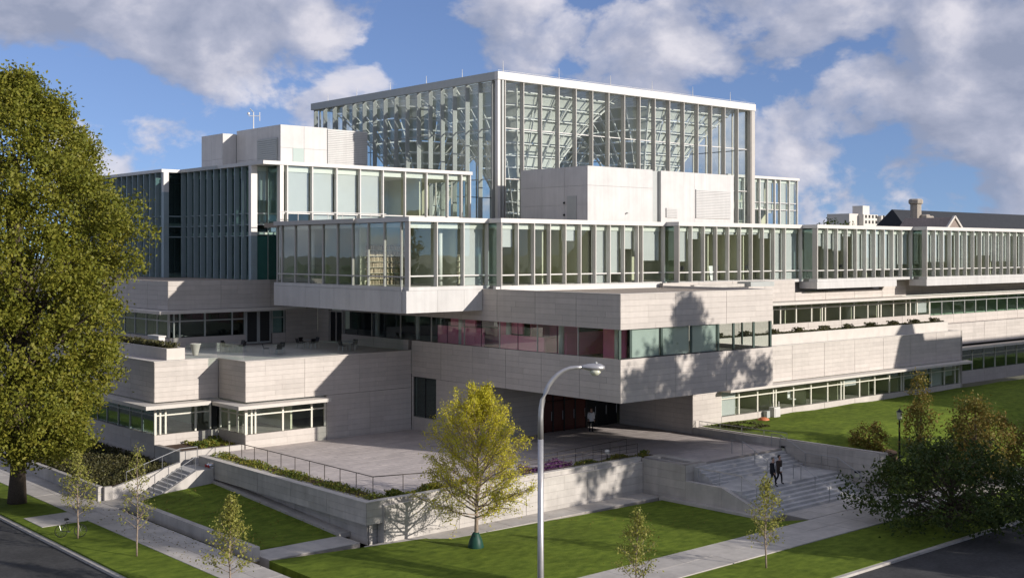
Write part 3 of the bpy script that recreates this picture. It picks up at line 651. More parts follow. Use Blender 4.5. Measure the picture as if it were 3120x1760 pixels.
# ---------- white plant rooms on the roofs
def louvre(par, ax, f, u0, u1, z0, z1, n, m):
    fr_ = (u0, u1, f - .03, f + .02, z0, z1) if ax == 'Y' else (f - .03, f + .02, u0, u1, z0, z1)
    box('louvre_back', M['grey'], *fr_, parent=par)
    for i in range(n):
        z = z0 + (z1 - z0) * (i + .5) / n; h = (z1 - z0) / n * .36
        q = (u0, u1, f - .10, f - .03, z - h, z + h) if ax == 'Y' else (f - .10, f - .03, u0, u1, z - h, z + h)
        box('louvre_slat', m, *q, parent=par)
def panels(par, ax, f, us, zs, m):
    for i in range(len(us) - 1):
        for j in range(len(zs) - 1):
            q = (us[i] + .012, us[i + 1] - .012, f, f + .06, zs[j] + .01, zs[j + 1] - .01) if ax == 'Y' else (f, f + .06, us[i] + .012, us[i + 1] - .012, zs[j] + .01, zs[j + 1] - .01)
            box('cladding_panel', m, *q, parent=par)
P1 = part('west_plant_room', (60.6, 104.4, 21.5))
box('plant_room_core', M['grey'], 60.63, 70.9, 104.47, 113.4, 21.5, 26.5, P1); box('plant_room_core', M['grey'], 59.04, 68, 113.5, 118.2, 21.5, 26.2, P1)
panels(P1, 'Y', 104.4, [60.55, 63.25, 65.95], [21.5, 24.3, 26.57], M['whitepanel']); panels(P1, 'X', 60.55, [104.47, 108.96, 113.4], [21.5, 23.4, 26.57], M['whitepanel'])
panels(P1, 'Y', 113.43, [58.97, 60.5], [21.5, 26.25], M['whitepanel']); panels(P1, 'X', 58.97, [113.5, 115.9, 118.2], [21.5, 23.6, 26.25], M['whitepanel'])
louvre(P1, 'Y', 104.4, 65.98, 70.85, 21.6, 26.45, 26, M['whitepanel']); louvre(P1, 'X', 60.5, 104.9, 108.85, 21.7, 25.3, 17, M['grey'])
box('plant_door', M['frost'], 61.95, 63.2, 104.36, 104.4, 21.55, 24.3, P1)
P2 = part('east_plant_room', (75, 76, 16.4))
box('plant_room_core', M['grey'], 75.26, 95.4, 76.06, 85.0, 16.3, 21.55, P2)
panels(P2, 'Y', 76.0, [75.2, 83.8], [16.35, 19.9, 21.65], M['whitepanel']); panels(P2, 'Y', 76.25, [83.86, 84.6], [16.35, 21.55], M['whitepanel']); panels(P2, 'Y', 75.7, [84.62, 89.5, 95.5], [16.35, 21.6], M['whitepanel'])
panels(P2, 'X', 75.2, [76.07, 79.0, 82.0, 85.0], [16.35, 18.2, 19.9, 21.65], M['whitepanel']); box('plant_room_core', M['grey'], 84.62, 95.5, 75.765, 76.05, 16.35, 21.55, P2)
louvre(P2, 'Y', 75.68, 89.6, 94.9, 17.2, 20.0, 18, M['whitepanel']); louvre(P2, 'Y', 75.68, 85.3, 86.9, 17.2, 18.1, 6, M['whitepanel'])
box('plant_door', M['grey'], 75.15, 75.19, 77.4, 78.6, 16.4, 19.0, P2)
for y, z in ((79.0, 18.4), (79.0, 17.3)): box('alarm_box', M['black'], 75.12, 75.2, y - .09, y + .09, z - .09, z + .09, P2)
MB().tube([(80.2, 75.99, 17.5), (80.2, 75.75, 17.5)], .07, 8).build('wall_spout', M['grey'], P2)
# ---------- further glass block on the east
GE = part('east_glass_block', (126, 95, 16))
glazing(GE, 'Y', 95, 118.5, 133, [118.5 + 1.6 * i for i in range(7)] + [129.2, 131.2, 133], 15, 23.3, trans=(19.4, 20.3), fin=.25, finw=.14, header=.4, blinds=(1, .3, 0, .45, .4, .5, 0, 1, 1))
glazing(GE, 'X', 118.5, 95.1, 120, 14, 15, 23.3, trans=(19.4, 20.3), fin=.25, finw=.14)
box('roof_edge', M['white'], 118.2, 133.2, 94.6, 121, 23.32, 23.65, GE); box('inner_wall', M['olive'], 118.8, 132.8, 99.5, 99.7, 15, 23.2, GE); box('floor_slab', M['ceil'], 118.8, 132.8, 95.3, 99.5, 19.45, 20.2, GE)

# ---------- atrium
AT = part('glass_atrium', (95, 105, 11))
AX0, AX1, AY0, AY1, AZT = 75.8, 114.9, 89.0, 122.2, 30.7
fa = dict(fin=.5, finw=.095, mfin=M['fin'], mt=M['white'], mg=M['glassatr'], tdep=.06, pane='atrium_pane', mul='atrium_mullion')
glazing(AT, 'Y', AY0, AX0 + .5, AX1, [AX0 + .5 + 2.412 * i for i in range(17)], 11.5, AZT, trans=(16.2, 21.12, 26.1), **fa)
fa2 = dict(fa); fa2['mfin'] = M['grey']; fa2['mt'] = M['grey']; fa2['fin'] = .45
glazing(AT, 'X', AX0, AY0 + .5, AY1, [AY0 + .5 + 2.04 * i for i in range(17)], 11.5, AZT, trans=(16.2, 21.12, 26.1), **fa2)
box('atrium_corner_post', M['white'], AX0 - .48, AX0 - .15, AY0 - .5, AY0 - .1, 11.5, AZT, AT); box('atrium_corner_post', M['grey'], AX0 + .05, AX0 + .3, AY0 - .52, AY0 - .02, 11.5, AZT, AT)
box('atrium_corner_post', M['fin'], AX1 + .15, AX1 + .75, AY0 - .5, AY0 + .2, 11.5, AZT, AT)
# rear faces
far = MB(); fart = MB()
for i in range(17):
    x = AX0 + .5 + 2.412 * i; far.box(x - .045, x + .045, AY1, AY1 + .25, 11.5, AZT)
    y = AY0 + .5 + 2.04 * i; far.box(AX1 + .2, AX1 + .45, y - .045, y + .045, 11.5, AZT)
for z in (16.2, 21.12, 26.1): fart.box(AX0, AX1, AY1 - .05, AY1 + .05, z - .05, z + .05); fart.box(AX1 + .15, AX1 + .25, AY0, AY1, z - .05, z + .05)
far.build('rear_mullions', M['fin'], AT); fart.build('rear_transoms', M['black'], AT)
box('rear_glass', M['glassatr'], AX0 + .3, AX1, AY1 + .01, AY1 + .03, 11.5, AZT, AT); box('rear_glass', M['glassatr'], AX1 + .21, AX1 + .23, AY0 + .2, AY1, 11.5, AZT, AT)
# roof: fascia, beams and glass
box('roof_fascia', M['white'], AX0 - .55, AX1 + .8, AY0 - .6, AY0 - .1, AZT + .02, 31.5, AT); box('roof_fascia', M['grey'], AX0 - .55, AX0 - .1, AY0 - .098, AY1 + .5, AZT + .02, 31.5, AT)
box('roof_fascia', M['white'], AX0 - .09, AX1 + .8, AY1 + .1, AY1 + .5, AZT + .02, 31.5, AT); box('roof_fascia', M['white'], AX1 + .35, AX1 + .8, AY0 - .09, AY1 + .09, AZT + .02, 31.5, AT)
for i in range(1, 16):
    box('roof_beam', M['white'], AX0 + 2.44 * i - .1, AX0 + 2.44 * i + .1, AY0 - .08, AY1 + .08, 30.75, 31.2, AT)
box('roof_panel', M['ceil'], AX0 - .08, AX1 + .33, AY0 - .08, AY0 + 2.0, 31.22, 31.3, AT); box('roof_panel', M['ceil'], AX0 - .08, AX1 + .33, AY1 - 2, AY1 + .08, 31.22, 31.3, AT)
box('roof_glass', M['glassatr'], AX0 - .08, AX1 + .33, AY0 + 2.01, AY1 - 2.01, 31.24, 31.27, AT)
# four funnel vaults of curved white steel
CX, CY = (AX1 - AX0) / 4, (AY1 - AY0) / 4
def fun(t, th):
    r = 0.035 + 0.93 * t ** 3.6
    c, s = math.cos(th), math.sin(th); p = 2 + 5 * t
    k = (abs(c) ** p + abs(s) ** p) ** (-1 / p)
    return (CX * r * c * k, CY * r * s * k, 30.6 * t)
NS = 24
proto = []
for k in range(NS):
    th = 2 * math.pi * k / NS + math.pi / NS
    proto.append(('rib', MB().tube([fun(.34 + .66 * j / 13, th) for j in range(14)], .11 if k % 3 == 0 else .042, 6), M['rib']))
zr = [16.8 + 1.2 * i for i in range(12)]
for z in zr:
    t = z / 30.6; pts = [fun(t, 2 * math.pi * k / 48) for k in range(49)]
    proto.append(('ring', MB().tube(pts, .065, 5, False), M['rib']))
wb = MB()
for k in range(NS):
    t0, t1 = 2 * math.pi * (k + .5) / NS, 2 * math.pi * (k + 1.5) / NS
    for a_, b_2 in zip(zr[:-1], zr[1:]):
        q0, q1 = (a_ + .1) / 30.6, (b_2 - .1) / 30.6; e_ = .012
        P = [Vector(fun(q0, t0 + e_)), Vector(fun(q0, t1 - e_)), Vector(fun(q1, t1 - e_)), Vector(fun(q1, t0 + e_))]
        b0 = len(wb.v); wb.v += [(p.x * .965, p.y * .965, p.z + .12) for p in P]; wb.f.append((b0, b0 + 1, b0 + 2, b0 + 3))
meshes = []
for nme, mbb, m in proto + [('vault_web', wb, M['web'])]:
    me = bpy.data.meshes.new(nme); me.from_pydata(mbb.v, [], mbb.f); me.materials.append(m); meshes.append((nme, me))
for ix in (0, 1):
    for iy in (0, 1):
        for nme, me in meshes:
            o = bpy.data.objects.new(nme, me); COL.objects.link(o); o.parent = AT
            o.location = Vector((AX0 + .2 + CX * (1 + 2 * ix), AY0 + .1 + CY * (1 + 2 * iy), 0)) - wloc(AT)
            if nme == 'vault_web': o['kind'] = 'stuff'
# roof safety line and small masts
ms_ = MB().tube([(AX0 - .5, AY0 - .55, 31.62), (AX1 + .7, AY0 - .55, 31.62)], .018, 4)
ms_.build('roof_cable', M['white'], AT)
for x in (76.0, 83.5, 91.0, 97.5, 104.3, 111): MB().tube([(x, AY0 - .5, 31.5), (x, AY0 - .5, 32.6)], [.045, .02], 5).build('roof_mast', M['white'], AT)
for y in (94, 100, 106.5, 113, 119): MB().tube([(AX0 - .5, y, 31.5), (AX0 - .5, y, 32.3)], [.04, .02], 5).build('roof_mast', M['white'], AT)
box('atrium_floor', M['paver'], AX0, AX1, AY0 + .2, AY1, -.1, .0, AT); box('atrium_inner_wall', M['olive'], AX0 + .1, AX1, AY0 + .06, AY0 + .2, 0, 11.4, AT)
box('atrium_inner_wall', M['olive'], AX0 + .1, AX0 + .25, AY0 + .2, AY1, 0, 11.4, AT)
flush_pieces('stone_panel', 300)
# weather station on the west plant room
ws = empty('weather_station', (61.2, 111.0, 26.55), 'small white weather station mast on the white roof plant room', 'weather station')
MB().tube([(61.2, 111, 26.5), (61.2, 111, 28.4)], .06, 6).build('mast', M['white'], ws); MB().tube([(60.8, 111.3, 28.0), (61.7, 110.6, 28.0)], .04, 5).build('cross_arm', M['white'], ws)
MB().lathe([(.02, 0), (.13, .05), (.13, .25), (.02, .3)], 10, (60.8, 111.3, 28.1)).build('sensor', M['white'], ws); MB().tube([(61.7, 110.6, 27.5), (61.7, 110.6, 28.4)], .045, 5).build('sensor', M['white'], ws)
MB().tube([(61.2, 111, 28.4), (60.9, 111.2, 28.75)], .05, 5).build('wind_vane', M['grey'], ws)
#@@NEXT
# ================================================================== WALLS, STEPS AND RAILS
def wall(name, loc, label, cat='wall'): return empty(name, loc, label, cat)
RW = wall('retaining_wall', (37.2, 65, -2.3), 'long shaded stone retaining wall with a planting bed along the left edge of the plaza')
def wface(par, ax, f, u0, u1, z0, z1, ch=.46, **k): stone_face(par, ax, f, u0, u1, z0, z1, ch=ch, key='wall_panel', m=M['conc'], **k)
wface(RW, 'X', 37.2, 54.9, 75.0, -1.1, .12, thick=.8)
wface(RW, 'X', 37.75, 55.6, 75.0, -2.4, -1.1, thick=.5)
wface(RW, 'Y', 75.0 - .35, 37.25, 38.0, -1.2, .1, core=False); box('end_block', M['conc'], 37.26, 38.0, 74.72, 75.0, -2.2, .1, RW)
box('coping', M['stonecap'], 37.17, 37.62, 54.87, 75.02, .125, .175, RW)
MB().hull([(37.0, 57.3, -2.2), (37.0, 57.3, -1.95), (37.0, 74.5, -1.5), (37.0, 74.5, -1.12), (37.72, 57.3, -2.2), (37.72, 57.3, -1.92), (37.72, 74.5, -1.5), (37.72, 74.5, -1.08)]).build('footing_ledge', M['conc'], RW)
box('inner_kerb', M['conc'], 39.2, 39.42, 55.9, 75.0, -.5, .05, RW)
FW = wall('retaining_wall', (48, 55, -2.3), 'sunlit stone retaining wall facing the front lawn, carrying a steel guard rail')
wface(FW, 'Y', 54.9, 37.22, 59.4, -1.1, .12, thick=.6, split=True)
wface(FW, 'Y', 55.5, 37.8, 38.6, -2.4, -1.12, thick=.4); wface(FW, 'Y', 55.3, 38.6, 59.4, -2.5, -1.12, ch=.46, thick=.4)
box('coping', M['stonecap'], 37.63, 59.4, 54.87, 55.3, .125, .175, FW)
box('inner_kerb', M['conc'], 39.43, 56.5, 56.15, 56.35, -.5, .05, FW)
ST = wall('wing_wall', (38.3, 55, -2.2), 'short pale stone wing wall with a dark end at the plaza corner')
wface(ST, 'Y', 54.72, 38.35, 59.38, -2.4, -.16, thick=.5); wface(ST, 'X', 38.3, 54.74, 55.4, -2.4, -.16, thick=.3); box('coping', M['stonecap'], 38.28, 59.38, 54.68, 54.87, -.16, -.12, ST)
PR = wall('planter_pier', (60.2, 52.5, -2.3), 'pale stone pier with a narrow slot planter beside the front steps', 'planter')
wface(PR, 'X', 59.4, 51.02, 54.88, -2.5, .12, ch=.5, thick=.4); wface(PR, 'Y', 51.0, 59.42, 61.5, -2.5, .12, ch=.5, thick=.4)
for q in ((59.8, 61.5, 51.4, 51.55), (59.8, 61.5, 54.3, 55.0), (59.8, 60.0, 51.55, 54.3), (60.75, 61.5, 51.55, 54.3)): box('pier_top', M['conc'], *q, -.6, .14, PR)
box('planter_soil', M['soil'], 60.0, 60.75, 51.55, 54.3, -.9, -.12, PR)
# ---------- front steps
SP = empty('front_steps', (65, 48, -2.2), 'broad grey stone steps in two flights leading up to the entrance plaza', 'steps')
N1, N2 = 6, 7
y = 51.55; z = 0.0
for k in range(N1):
    z -= 1.0 / N1; box('tread', M['step'], 61.5, 70.45, y - .36 * (k + 1), y - .36 * k + .03, z - .35, z, SP)
yl = y - .36 * N1
box('landing', M['step'], 59.75, 70.45, 46.75, yl + .02, -2.6, -1.0 - 1e-3, SP)
for k in range(N2 - 1):
    zz = -1.0 - 1.17 * (k + 1) / N2; box('tread', M['step'], 59.75, 70.45, 46.75 - .36 * (k + 1), 46.75 - .36 * k + .03, zz - .35, zz, SP)
for k in range(6):                       # narrow side flight against the pier
    zz = -1.0 * (k + 1) / 6 ; box('side_tread', M['step'], 60.2, 61.48, 50.98 - .3 * (k + 1), 50.98 - .3 * k, -1.3, zz + .1, SP)
CW = wall('cheek_wall', (59.5, 47, -2.2), 'low grey cheek wall with sloping end on the left of the front steps')
MB().hull([(59.35, 44.4, -2.6), (59.35, 44.4, -2.15), (59.35, 48.0, -2.6), (59.35, 48.0, -.88), (59.72, 44.4, -2.6), (59.72, 44.4, -2.15), (59.72, 48.0, -2.6), (59.72, 48.0, -.88)]).build('sloped_end', M['conc'], CW)
box('wall_block', M['conc'], 59.35, 59.72, 48.01, 50.98, -2.6, -.88, CW)
box('lawn_kerb', M['conc'], 58.95, 59.34, 44.2, 52.9, -2.7, -2.12, CW)
CR = wall('cheek_wall', (71, 52, -2), 'long grey stone cheek wall with recessed lights on the right of the front steps')
wface(CR, 'X', 70.5, 43.75, 59.8, -.75, .55, ch=.42, thick=.3); wface(CR, 'X', 70.5, 43.75, 51.5, -2.4, -.76, ch=.42, thick=.3); wface(CR, 'Y', 43.72, 70.5, 71.5, -2.4, .55, ch=.42, thick=.3)
box('wall_back', M['conc'], 71.2, 71.5, 44.1, 59.8, -2.4, .52, CR); box('slot_soil', M['soil'], 70.8, 71.2, 44.1, 59.8, -2.0, .3, CR)
for y_, z_ in ((51.5, -.05), (45.4, -1.0)):
    f = box('light_frame', M['steel'], 70.44, 70.52, y_ - .26, y_ + .26, z_ - .26, z_ + .26, CR); box('light_lens', M['lampglass'], 70.42, 70.46, y_ - .18, y_ + .18, z_ - .2, z_ + .06, CR); box('light_hood', M['black'], 70.41, 70.46, y_ - .2, y_ + .2, z_ + .06, z_ + .2, CR)
# ---------- left flight, bed walls and kerb walls
SL = empty('side_steps', (34.5, 74, -2), 'narrow flight of pale steps climbing from the left pavement', 'steps')
for k in range(9):
    zz = -2.0 + 1.5 * (k + 1) / 9; box('tread', M['step'], 33.0 + .33 * k, 33.36 + .33 * k, 73.0, 75.0, zz - .4, zz, SL)
box('landing', M['step'], 35.98, 39.38, 72.95, 75.6, -2.4, -.5, SL); box('landing', M['step'], 37.3, 39.38, 75.62, 76.1, -2.4, -.1, SL)
MB().hull([(33.0, 72.72, -2.4), (33.0, 72.72, -1.9), (33.0, 72.98, -2.4), (33.0, 72.98, -1.9), (35.9, 72.72, -2.4), (35.9, 72.72, -.4), (35.9, 72.98, -2.4), (35.9, 72.98, -.4)]).build('cheek', M['conc'], SL); box('cheek', M['conc'], 35.91, 37.15, 72.72, 72.94, -2.4, -.4, SL)
MB().hull([(31.2, 75.02, -2.4), (31.2, 75.02, -1.25), (31.2, 75.3, -2.4), (31.2, 75.3, -1.25), (35.9, 75.02, -2.4), (35.9, 75.02, -.15), (35.9, 75.3, -2.4), (35.9, 75.3, -.15)]).build('cheek', M['conc'], SL)
box('foot_slab', M['conc'], 30.36, 33.0, 72.2, 75.0, -2.3, -1.99, SL)
BW = wall('bed_wall', (30.6, 90, -2), 'low concrete wall holding the dark ground-cover bed beside the pavement')
for k in range(10): box('wall_block', M['conc'], 30.38, 30.68, 75.32 + 3.6 * k, 75.31 + 3.6 * (k + 1), -2.3, -1.12, BW)
box('wall_end', M['conc'], 30.69, 31.19, 75.02, 75.3, -2.3, -1.14, BW)
KW = wall('kerb_wall', (31.3, 65, -2), 'low concrete kerb wall between the left pavement and the shaded lawn')
for k in range(7): box('wall_block', M['conc'], 30.98, 31.36, 56.2 + 2.25 * k, 56.19 + 2.25 * (k + 1), -2.3, -1.55, KW)
PB = wall('corner_planter', (38, 78, 0), 'pale stone planter of mulch and low greenery below the stepped west wing', 'planter')
wface(PB, 'Y', 76.18, 36.4, 41.3, -1.2, .35, ch=.52); wface(PB, 'X', 36.4, 76.2, 80.15, -2.0, .35, ch=.58)
box('soil', M['soil'], 36.8, 41.3, 76.55, 80.15, -1, .22, PB)
for x0, x1, y0, y1 in ((30.7, 36.3, 75.35, 112),):
    MB().hull([(30.7, 75.35, -2.5), (30.7, 75.35, -1.3), (30.7, 112, -2.5), (30.7, 112, -1.3), (36.3, 75.35, -2.5), (36.3, 75.35, -.75), (36.3, 112, -2.5), (36.3, 112, -.75)]).build('planting_bed', M['soil'])['kind'] = 'structure'
flush_pieces('wall_panel', 300)
# ---------- rails
def rail(name, label, pts, h=.95, post=1.9, bars=(1.0,), r=.028, m=None, cat='railing'):
    m = m or M['steel']; root = empty(name, pts[0], label, cat)
    P = [Vector(p) for p in pts]
    for b in bars: MB().tube([p + Vector((0, 0, h * b)) for p in P], r * (1 if b == 1 else .7), 6).build('rail_bar', m, root)
    for i in range(len(P) - 1):
        n = max(1, round((P[i + 1] - P[i]).length / post))
        for k in range(n + (i == len(P) - 2)):
            q = P[i].lerp(P[i + 1], k / n); MB().tube([q, q + Vector((0, 0, h))], r * .9, 5).build('rail_post', m, root)
    return root
dk = mat('bronze_rail', (0.10, 0.085, 0.07), 0.45, metal=.5)
rail('plaza_railing', 'thin bronze railing behind the planting bed on the plaza edge', [(39.5, 75.0, 0), (39.5, 57.6, 0), (43.0, 56.5, 0)], .92, 1.75, m=dk)
rail('guard_rail', 'four-bar steel guard rail on top of the sunlit retaining wall', [(45.5, 55.05, .12), (59.2, 55.05, .12)], .95, 1.7, (1.0, .72, .45, .2), .022, dk)
rail('ramp_rail', 'steel handrail behind the flower bed near the plaza entrance', [(51.5, 56.5, 0), (60.6, 57.4, 0)], .95, 2.0, (1.0, .5), .022, dk)
rail('handrail', 'outer steel handrail of the left flight of steps', [(32.2, 75.16, -1.3), (35.9, 75.16, -.2), (37.2, 75.2, -.2)], .95, 1.25)
rail('handrail', 'inner steel handrail of the left flight of steps, next to the lawn', [(33.0, 72.85, -1.95), (35.9, 72.85, -.45)], .95, 1.2)
rail('handrail', 'centre handrail of the upper flight of front steps', [(65.9, 52.4, 0), (65.9, 51.5, 0), (65.9, 49.4, -1.0)], .95, 1.2)
rail('handrail', 'centre handrail of the lower flight of front steps', [(65.9, 47.3, -1.0), (65.9, 46.7, -1.0), (65.9, 44.5, -2.1)], .95, 1.2)
rail('handrail', 'left handrail of the lower flight of front steps beside the sloping cheek wall', [(59.95, 50.4, -1.0), (59.95, 46.9, -1.0), (59.95, 44.6, -2.1)], .95, 1.6)
rail('handrail', 'wall-side handrail of the front steps below the recessed lights', [(70.25, 52.3, 0), (70.25, 51.5, 0), (70.25, 49.4, -1.0), (70.25, 46.8, -1.0), (70.25, 44.6, -2.1)], .95, 1.6)
rail('lawn_rail', 'low two-bar rail along the top of the right cheek wall', [(71.0, 59.6, .5), (71.0, 51.5, .5)], .5, 2.0, (1.0, .45), .025)
gr = empty('glass_balustrade', (44, 80, 6.2), 'frameless glass balustrade along the edge of the cafe terrace', 'balustrade')
for x0, x1 in ((41.75, 43.9), (43.9, 46.3), (46.3, 48.7), (48.7, 51.1), (51.1, 53.5), (53.5, 55.8)): box('glass_sheet', M['glassrail'], x0 + .02, x1 - .02, 77.1, 77.13, 6.2, 7.25, gr)
for y0, y1 in ((77.15, 79.2), (79.2, 81.2)): box('glass_sheet', M['glassrail'], 41.7, 41.73, y0 + .02, y1 - .02, 6.2, 7.25, gr)
box('glass_sheet', M['glassrail'], 39.3, 41.68, 81.25, 81.28, 6.2, 7.25, gr)

# ================================================================== TERRACE THINGS
tp = empty('terrace_planter', (38.3, 85, 6.17), 'white stone planter box of low shrubs on the left terrace corner', 'planter')
for q in ((37.7, 37.9, 81.0, 97), (37.9, 39.1, 81.0, 81.2), (38.9, 39.1, 81.2, 97)): box('side_panel', M['stonecap'], *q, 6.17, 7.0, tp)
box('soil', M['soil'], 37.9, 38.9, 81.2, 97, 6.2, 6.88, tp)
C = np.random.RandomState(3).rand(3200, 3) * [1.05, 15.6, .5] + [37.9, 81.25, 6.85]; leaves('shrubs', M['ivy'], C, .10, tp, kind='stuff')
tp2 = empty('terrace_planter', (91, 61, 6.15), 'long white planter of low shrubs on the right terrace below the window band', 'planter')
for k in range(9):
    x0 = 73.0 + k * 36.6 / 9; x1 = 73.0 + (k + 1) * 36.6 / 9
    box('side_panel', M['stonecap'], x0 + .006, x1 - .006, 60.5, 60.66, 6.16, 7.08, tp2); box('side_panel', M['stonecap'], x0, x1, 61.5, 61.65, 6.16, 7.05, tp2)
box('soil', M['soil'], 73.0, 109.6, 60.67, 61.49, 6.16, 6.95, tp2); box('end_panel', M['stonecap'], 109.605, 109.75, 60.5, 61.65, 6.16, 7.08, tp2)
R = np.random.RandomState(5); xx = R.rand(9000) * 36.4 + 73.1
C = np.stack([xx, 60.75 + R.rand(9000) * .7, 6.9 + R.rand(9000) * (.25 + .3 * (np.sin(xx * 1.7) > .55))], 1); leaves('shrubs', M['ivy'], C, .10, tp2, kind='stuff')
ur = empty('tapered_urn', (41.2, 83.6, 6.17), 'tapered stone urn on the terrace beside the white planter', 'urn')
MB().lathe([(.18, 0), (.2, .04), (.38, .78), (.42, .82), (.42, .88), (.34, .88), (.31, .76)], 20, (41.2, 83.6, 6.17)).build('bowl', M['conc'], ur, True)
bx_ = empty('white_box', (38.9, 86.2, 7.2), 'small white lidded box behind the terrace shrubs', 'box'); box('body', M['white'], 39.2, 39.7, 85.6, 87.4, 6.17, 7.5, bx_); box('lid', M['white'], 39.15, 39.75, 85.5, 87.5, 7.51, 7.6, bx_)
def table_set(x, y, spots, where):
    t = empty('cafe_table', (x, y, 6.17), 'round metal cafe table ' + where, 'table', 'cafe tables on the terrace')
    MB().lathe([(.45, .70), (.46, .71), (.46, .73)], 16, (x, y, 6.17)).build('table_top', M['steel'], t); MB().tube([(x, y, 6.19), (x, y, 6.87)], .035, 6).build('stem', M['steel'], t); MB().lathe([(.26, 0), (.24, .02), (.05, .04)], 12, (x, y, 6.17)).build('base', M['steel'], t)
    order = sorted(range(len(spots)), key=lambda k: math.sin(spots[k] - math.radians(AZ)), reverse=True); rank = {}
    for j, k in enumerate(order): rank[k] = ('leftmost' if j == 0 else 'rightmost' if j == len(order) - 1 else ('second from left' if j == 1 else 'third from left'))
    for i, an in enumerate(spots):
        cx, cy = x + .78 * math.cos(an), y + .78 * math.sin(an)
        c = empty('terrace_chair', (cx, cy, 6.17), 'dark-seated metal chair, %s of the table %s' % (rank[i], where), 'chair', 'chairs round the cafe tables')
        ux, uy = math.cos(an), math.sin(an); px_, py_ = -uy, ux
        def P(a, b, zz): return (cx + ux * a + px_ * b, cy + uy * a + py_ * b, 6.17 + zz)
        MB().hull([P(-.2, -.2, .43), P(-.2, -.2, .47), P(-.2, .2, .43), P(-.2, .2, .47), P(.2, -.2, .43), P(.2, -.2, .47), P(.2, .2, .43), P(.2, .2, .47)]).build('seat', M['black'], c)
        MB().hull([P(.19, -.2, .5), P(.29, -.2, .84), P(.19, .2, .5), P(.29, .2, .84), P(.22, -.2, .5), P(.32, -.2, .84), P(.22, .2, .5), P(.32, .2, .84)]).build('backrest', M['black'], c)
        for a_ in (-.19, .19):
            for b_ in (-.19, .19): MB().tube([P(a_ * 1.25, b_ * 1.15, 0), P(a_, b_, .44)], .018, 5).build('leg', M['steel'], c)
q = math.pi / 2
table_set(44.9, 84.6, (.3, 2.0, 3.4, 5.2), 'nearest the stone urn'); table_set(46.3, 80.4, (.6, 2.6, 4.4), 'beside the glass balustrade')
table_set(51.0, 83.6, (.2, 1.6, 3.2, 4.6), 'in front of the terrace doors'); table_set(52.2, 79.4, (.5, 3.4), 'under the overhanging glass box')

# ================================================================== ROOM THINGS SEEN THROUGH THE GLASS
def bookcase(x, y, z, wid, ax, label, books=True, n=6, h=2.6):
    c = empty('bookcase', (x, y, z), label, 'bookcase')
    def bb(nm, m, u0, u1, d0, d1, z0, z1):
        if ax == 'Y': box(nm, m, x + u0, x + u1, y + d0, y + d1, z + z0, z + z1, c)
        else: box(nm, m, x + d0, x + d1, y + u0, y + u1, z + z0, z + z1, c)
    bb('back_panel', M['olive'], 0, wid, .28, .3, 0, h)
    for i in range(n + 1): bb('shelf', M['shelf'], 0, wid, 0, .28, h * i / n - .02 * (i > 0), h * i / n + .02)
    if books:
        mb = MB()
        for i in range(n):
            u = .05
            while u < wid - .1:
                t = rnd.uniform(.03, .09)
                if rnd.random() < .85:
                    hh = rnd.uniform(.6, .85) * h / n
                    if ax == 'Y': mb.box(x + u, x + u + t * .9, y + .04, y + .24, z + h * i / n + .021, z + h * i / n + hh)
                    else: mb.box(x + .04, x + .24, y + u, y + u + t * .9, z + h * i / n + .021, z + h * i / n + hh)
                u += t
        mb.build('books', M['book'], c, kind='stuff')
bookcase(49.8, 73.4, 11.52, 4.0, 'Y', 'full bookcase in the sunlit corner room of the overhanging glass box', n=7, h=3.0)
bookcase(54.25, 69.3, 11.52, 3.4, 'X', 'dark bookcase on the side wall of the overhanging glass box')
bookcase(56.9, 71.9, 11.52, 3.6, 'Y', 'empty shelf unit in the first room right of the overhanging glass box', False)
bookcase(61.5, 67.6, 11.52, 1.4, 'X', 'white shelf ends by the second column of the front glass band', False, 7, 2.9)
bookcase(61.8, 93.8, 16.56, 3.9, 'Y', 'empty shelf unit in the upper glass block on the left', False, 6, 2.8)
bookcase(66.45, 89.8, 16.56, 1.2, 'X', 'white shelf ends in the upper glass block below the atrium', False, 6, 2.8)
bookcase(85.5, 70.4, 11.52, 3.2, 'Y', 'bookcase of files in the middle of the front glass band')
bookcase(91.9, 68.9, 11.52, 3.4, 'Y', 'shelves of dark books behind the corner of the fourth glass box')
def desk(x, y, z, label, cat='desk'):
    d = empty('desk', (x, y, z), label, cat); box('desk_top', M['wood'], x, x + 1.6, y, y + .75, z + .71, z + .75, d)
    for a_ in (.05, 1.5):
        for b_ in (.05, .65): box('leg', M['black'], x + a_, x + a_ + .05, y + b_, y + b_ + .05, z, z + .71, d)
    m_ = empty('monitor', (x + .8, y + .4, z + .75), 'computer screen on the ' + label, 'monitor'); box('screen', M['black'], x + .5, x + 1.05, y + .38, y + .42, z + .88, z + 1.22, m_); box('stand', M['grey'], x + .74, x + .8, y + .38, y + .44, z + .752, z + .9, m_)
for k, (x, y, w_) in enumerate(((54.3 + .0, 70.2, 'desk behind the right panes of the overhanging glass box'), (67.2, 67.6, 'desk behind the middle of the second glass box'), (76.2, 66.1, 'desk at the left end of the third glass box'), (80.6, 66.0, 'desk in the middle of the third glass box'), (85.0, 66.1, 'desk near the right end of the third glass box'), (93.0, 64.6, 'desk at the left end of the fourth glass box'), (97.3, 64.6, 'desk in the middle of the fourth glass box'))):
    desk(x, y, 11.52, w_)
bo = empty('white_board', (79.5, 65.5, 11.52), 'white display board leaning inside the third glass box', 'board'); MB().hull([(79.4, 65.4, 11.53), (79.5, 65.7, 12.75), (79.4, 65.45, 11.53), (79.5, 65.75, 12.75), (80.3, 65.4, 11.53), (80.1, 65.7, 12.75), (80.3, 65.45, 11.53), (80.1, 65.75, 12.75)]).build('panel', M['paper'], bo)
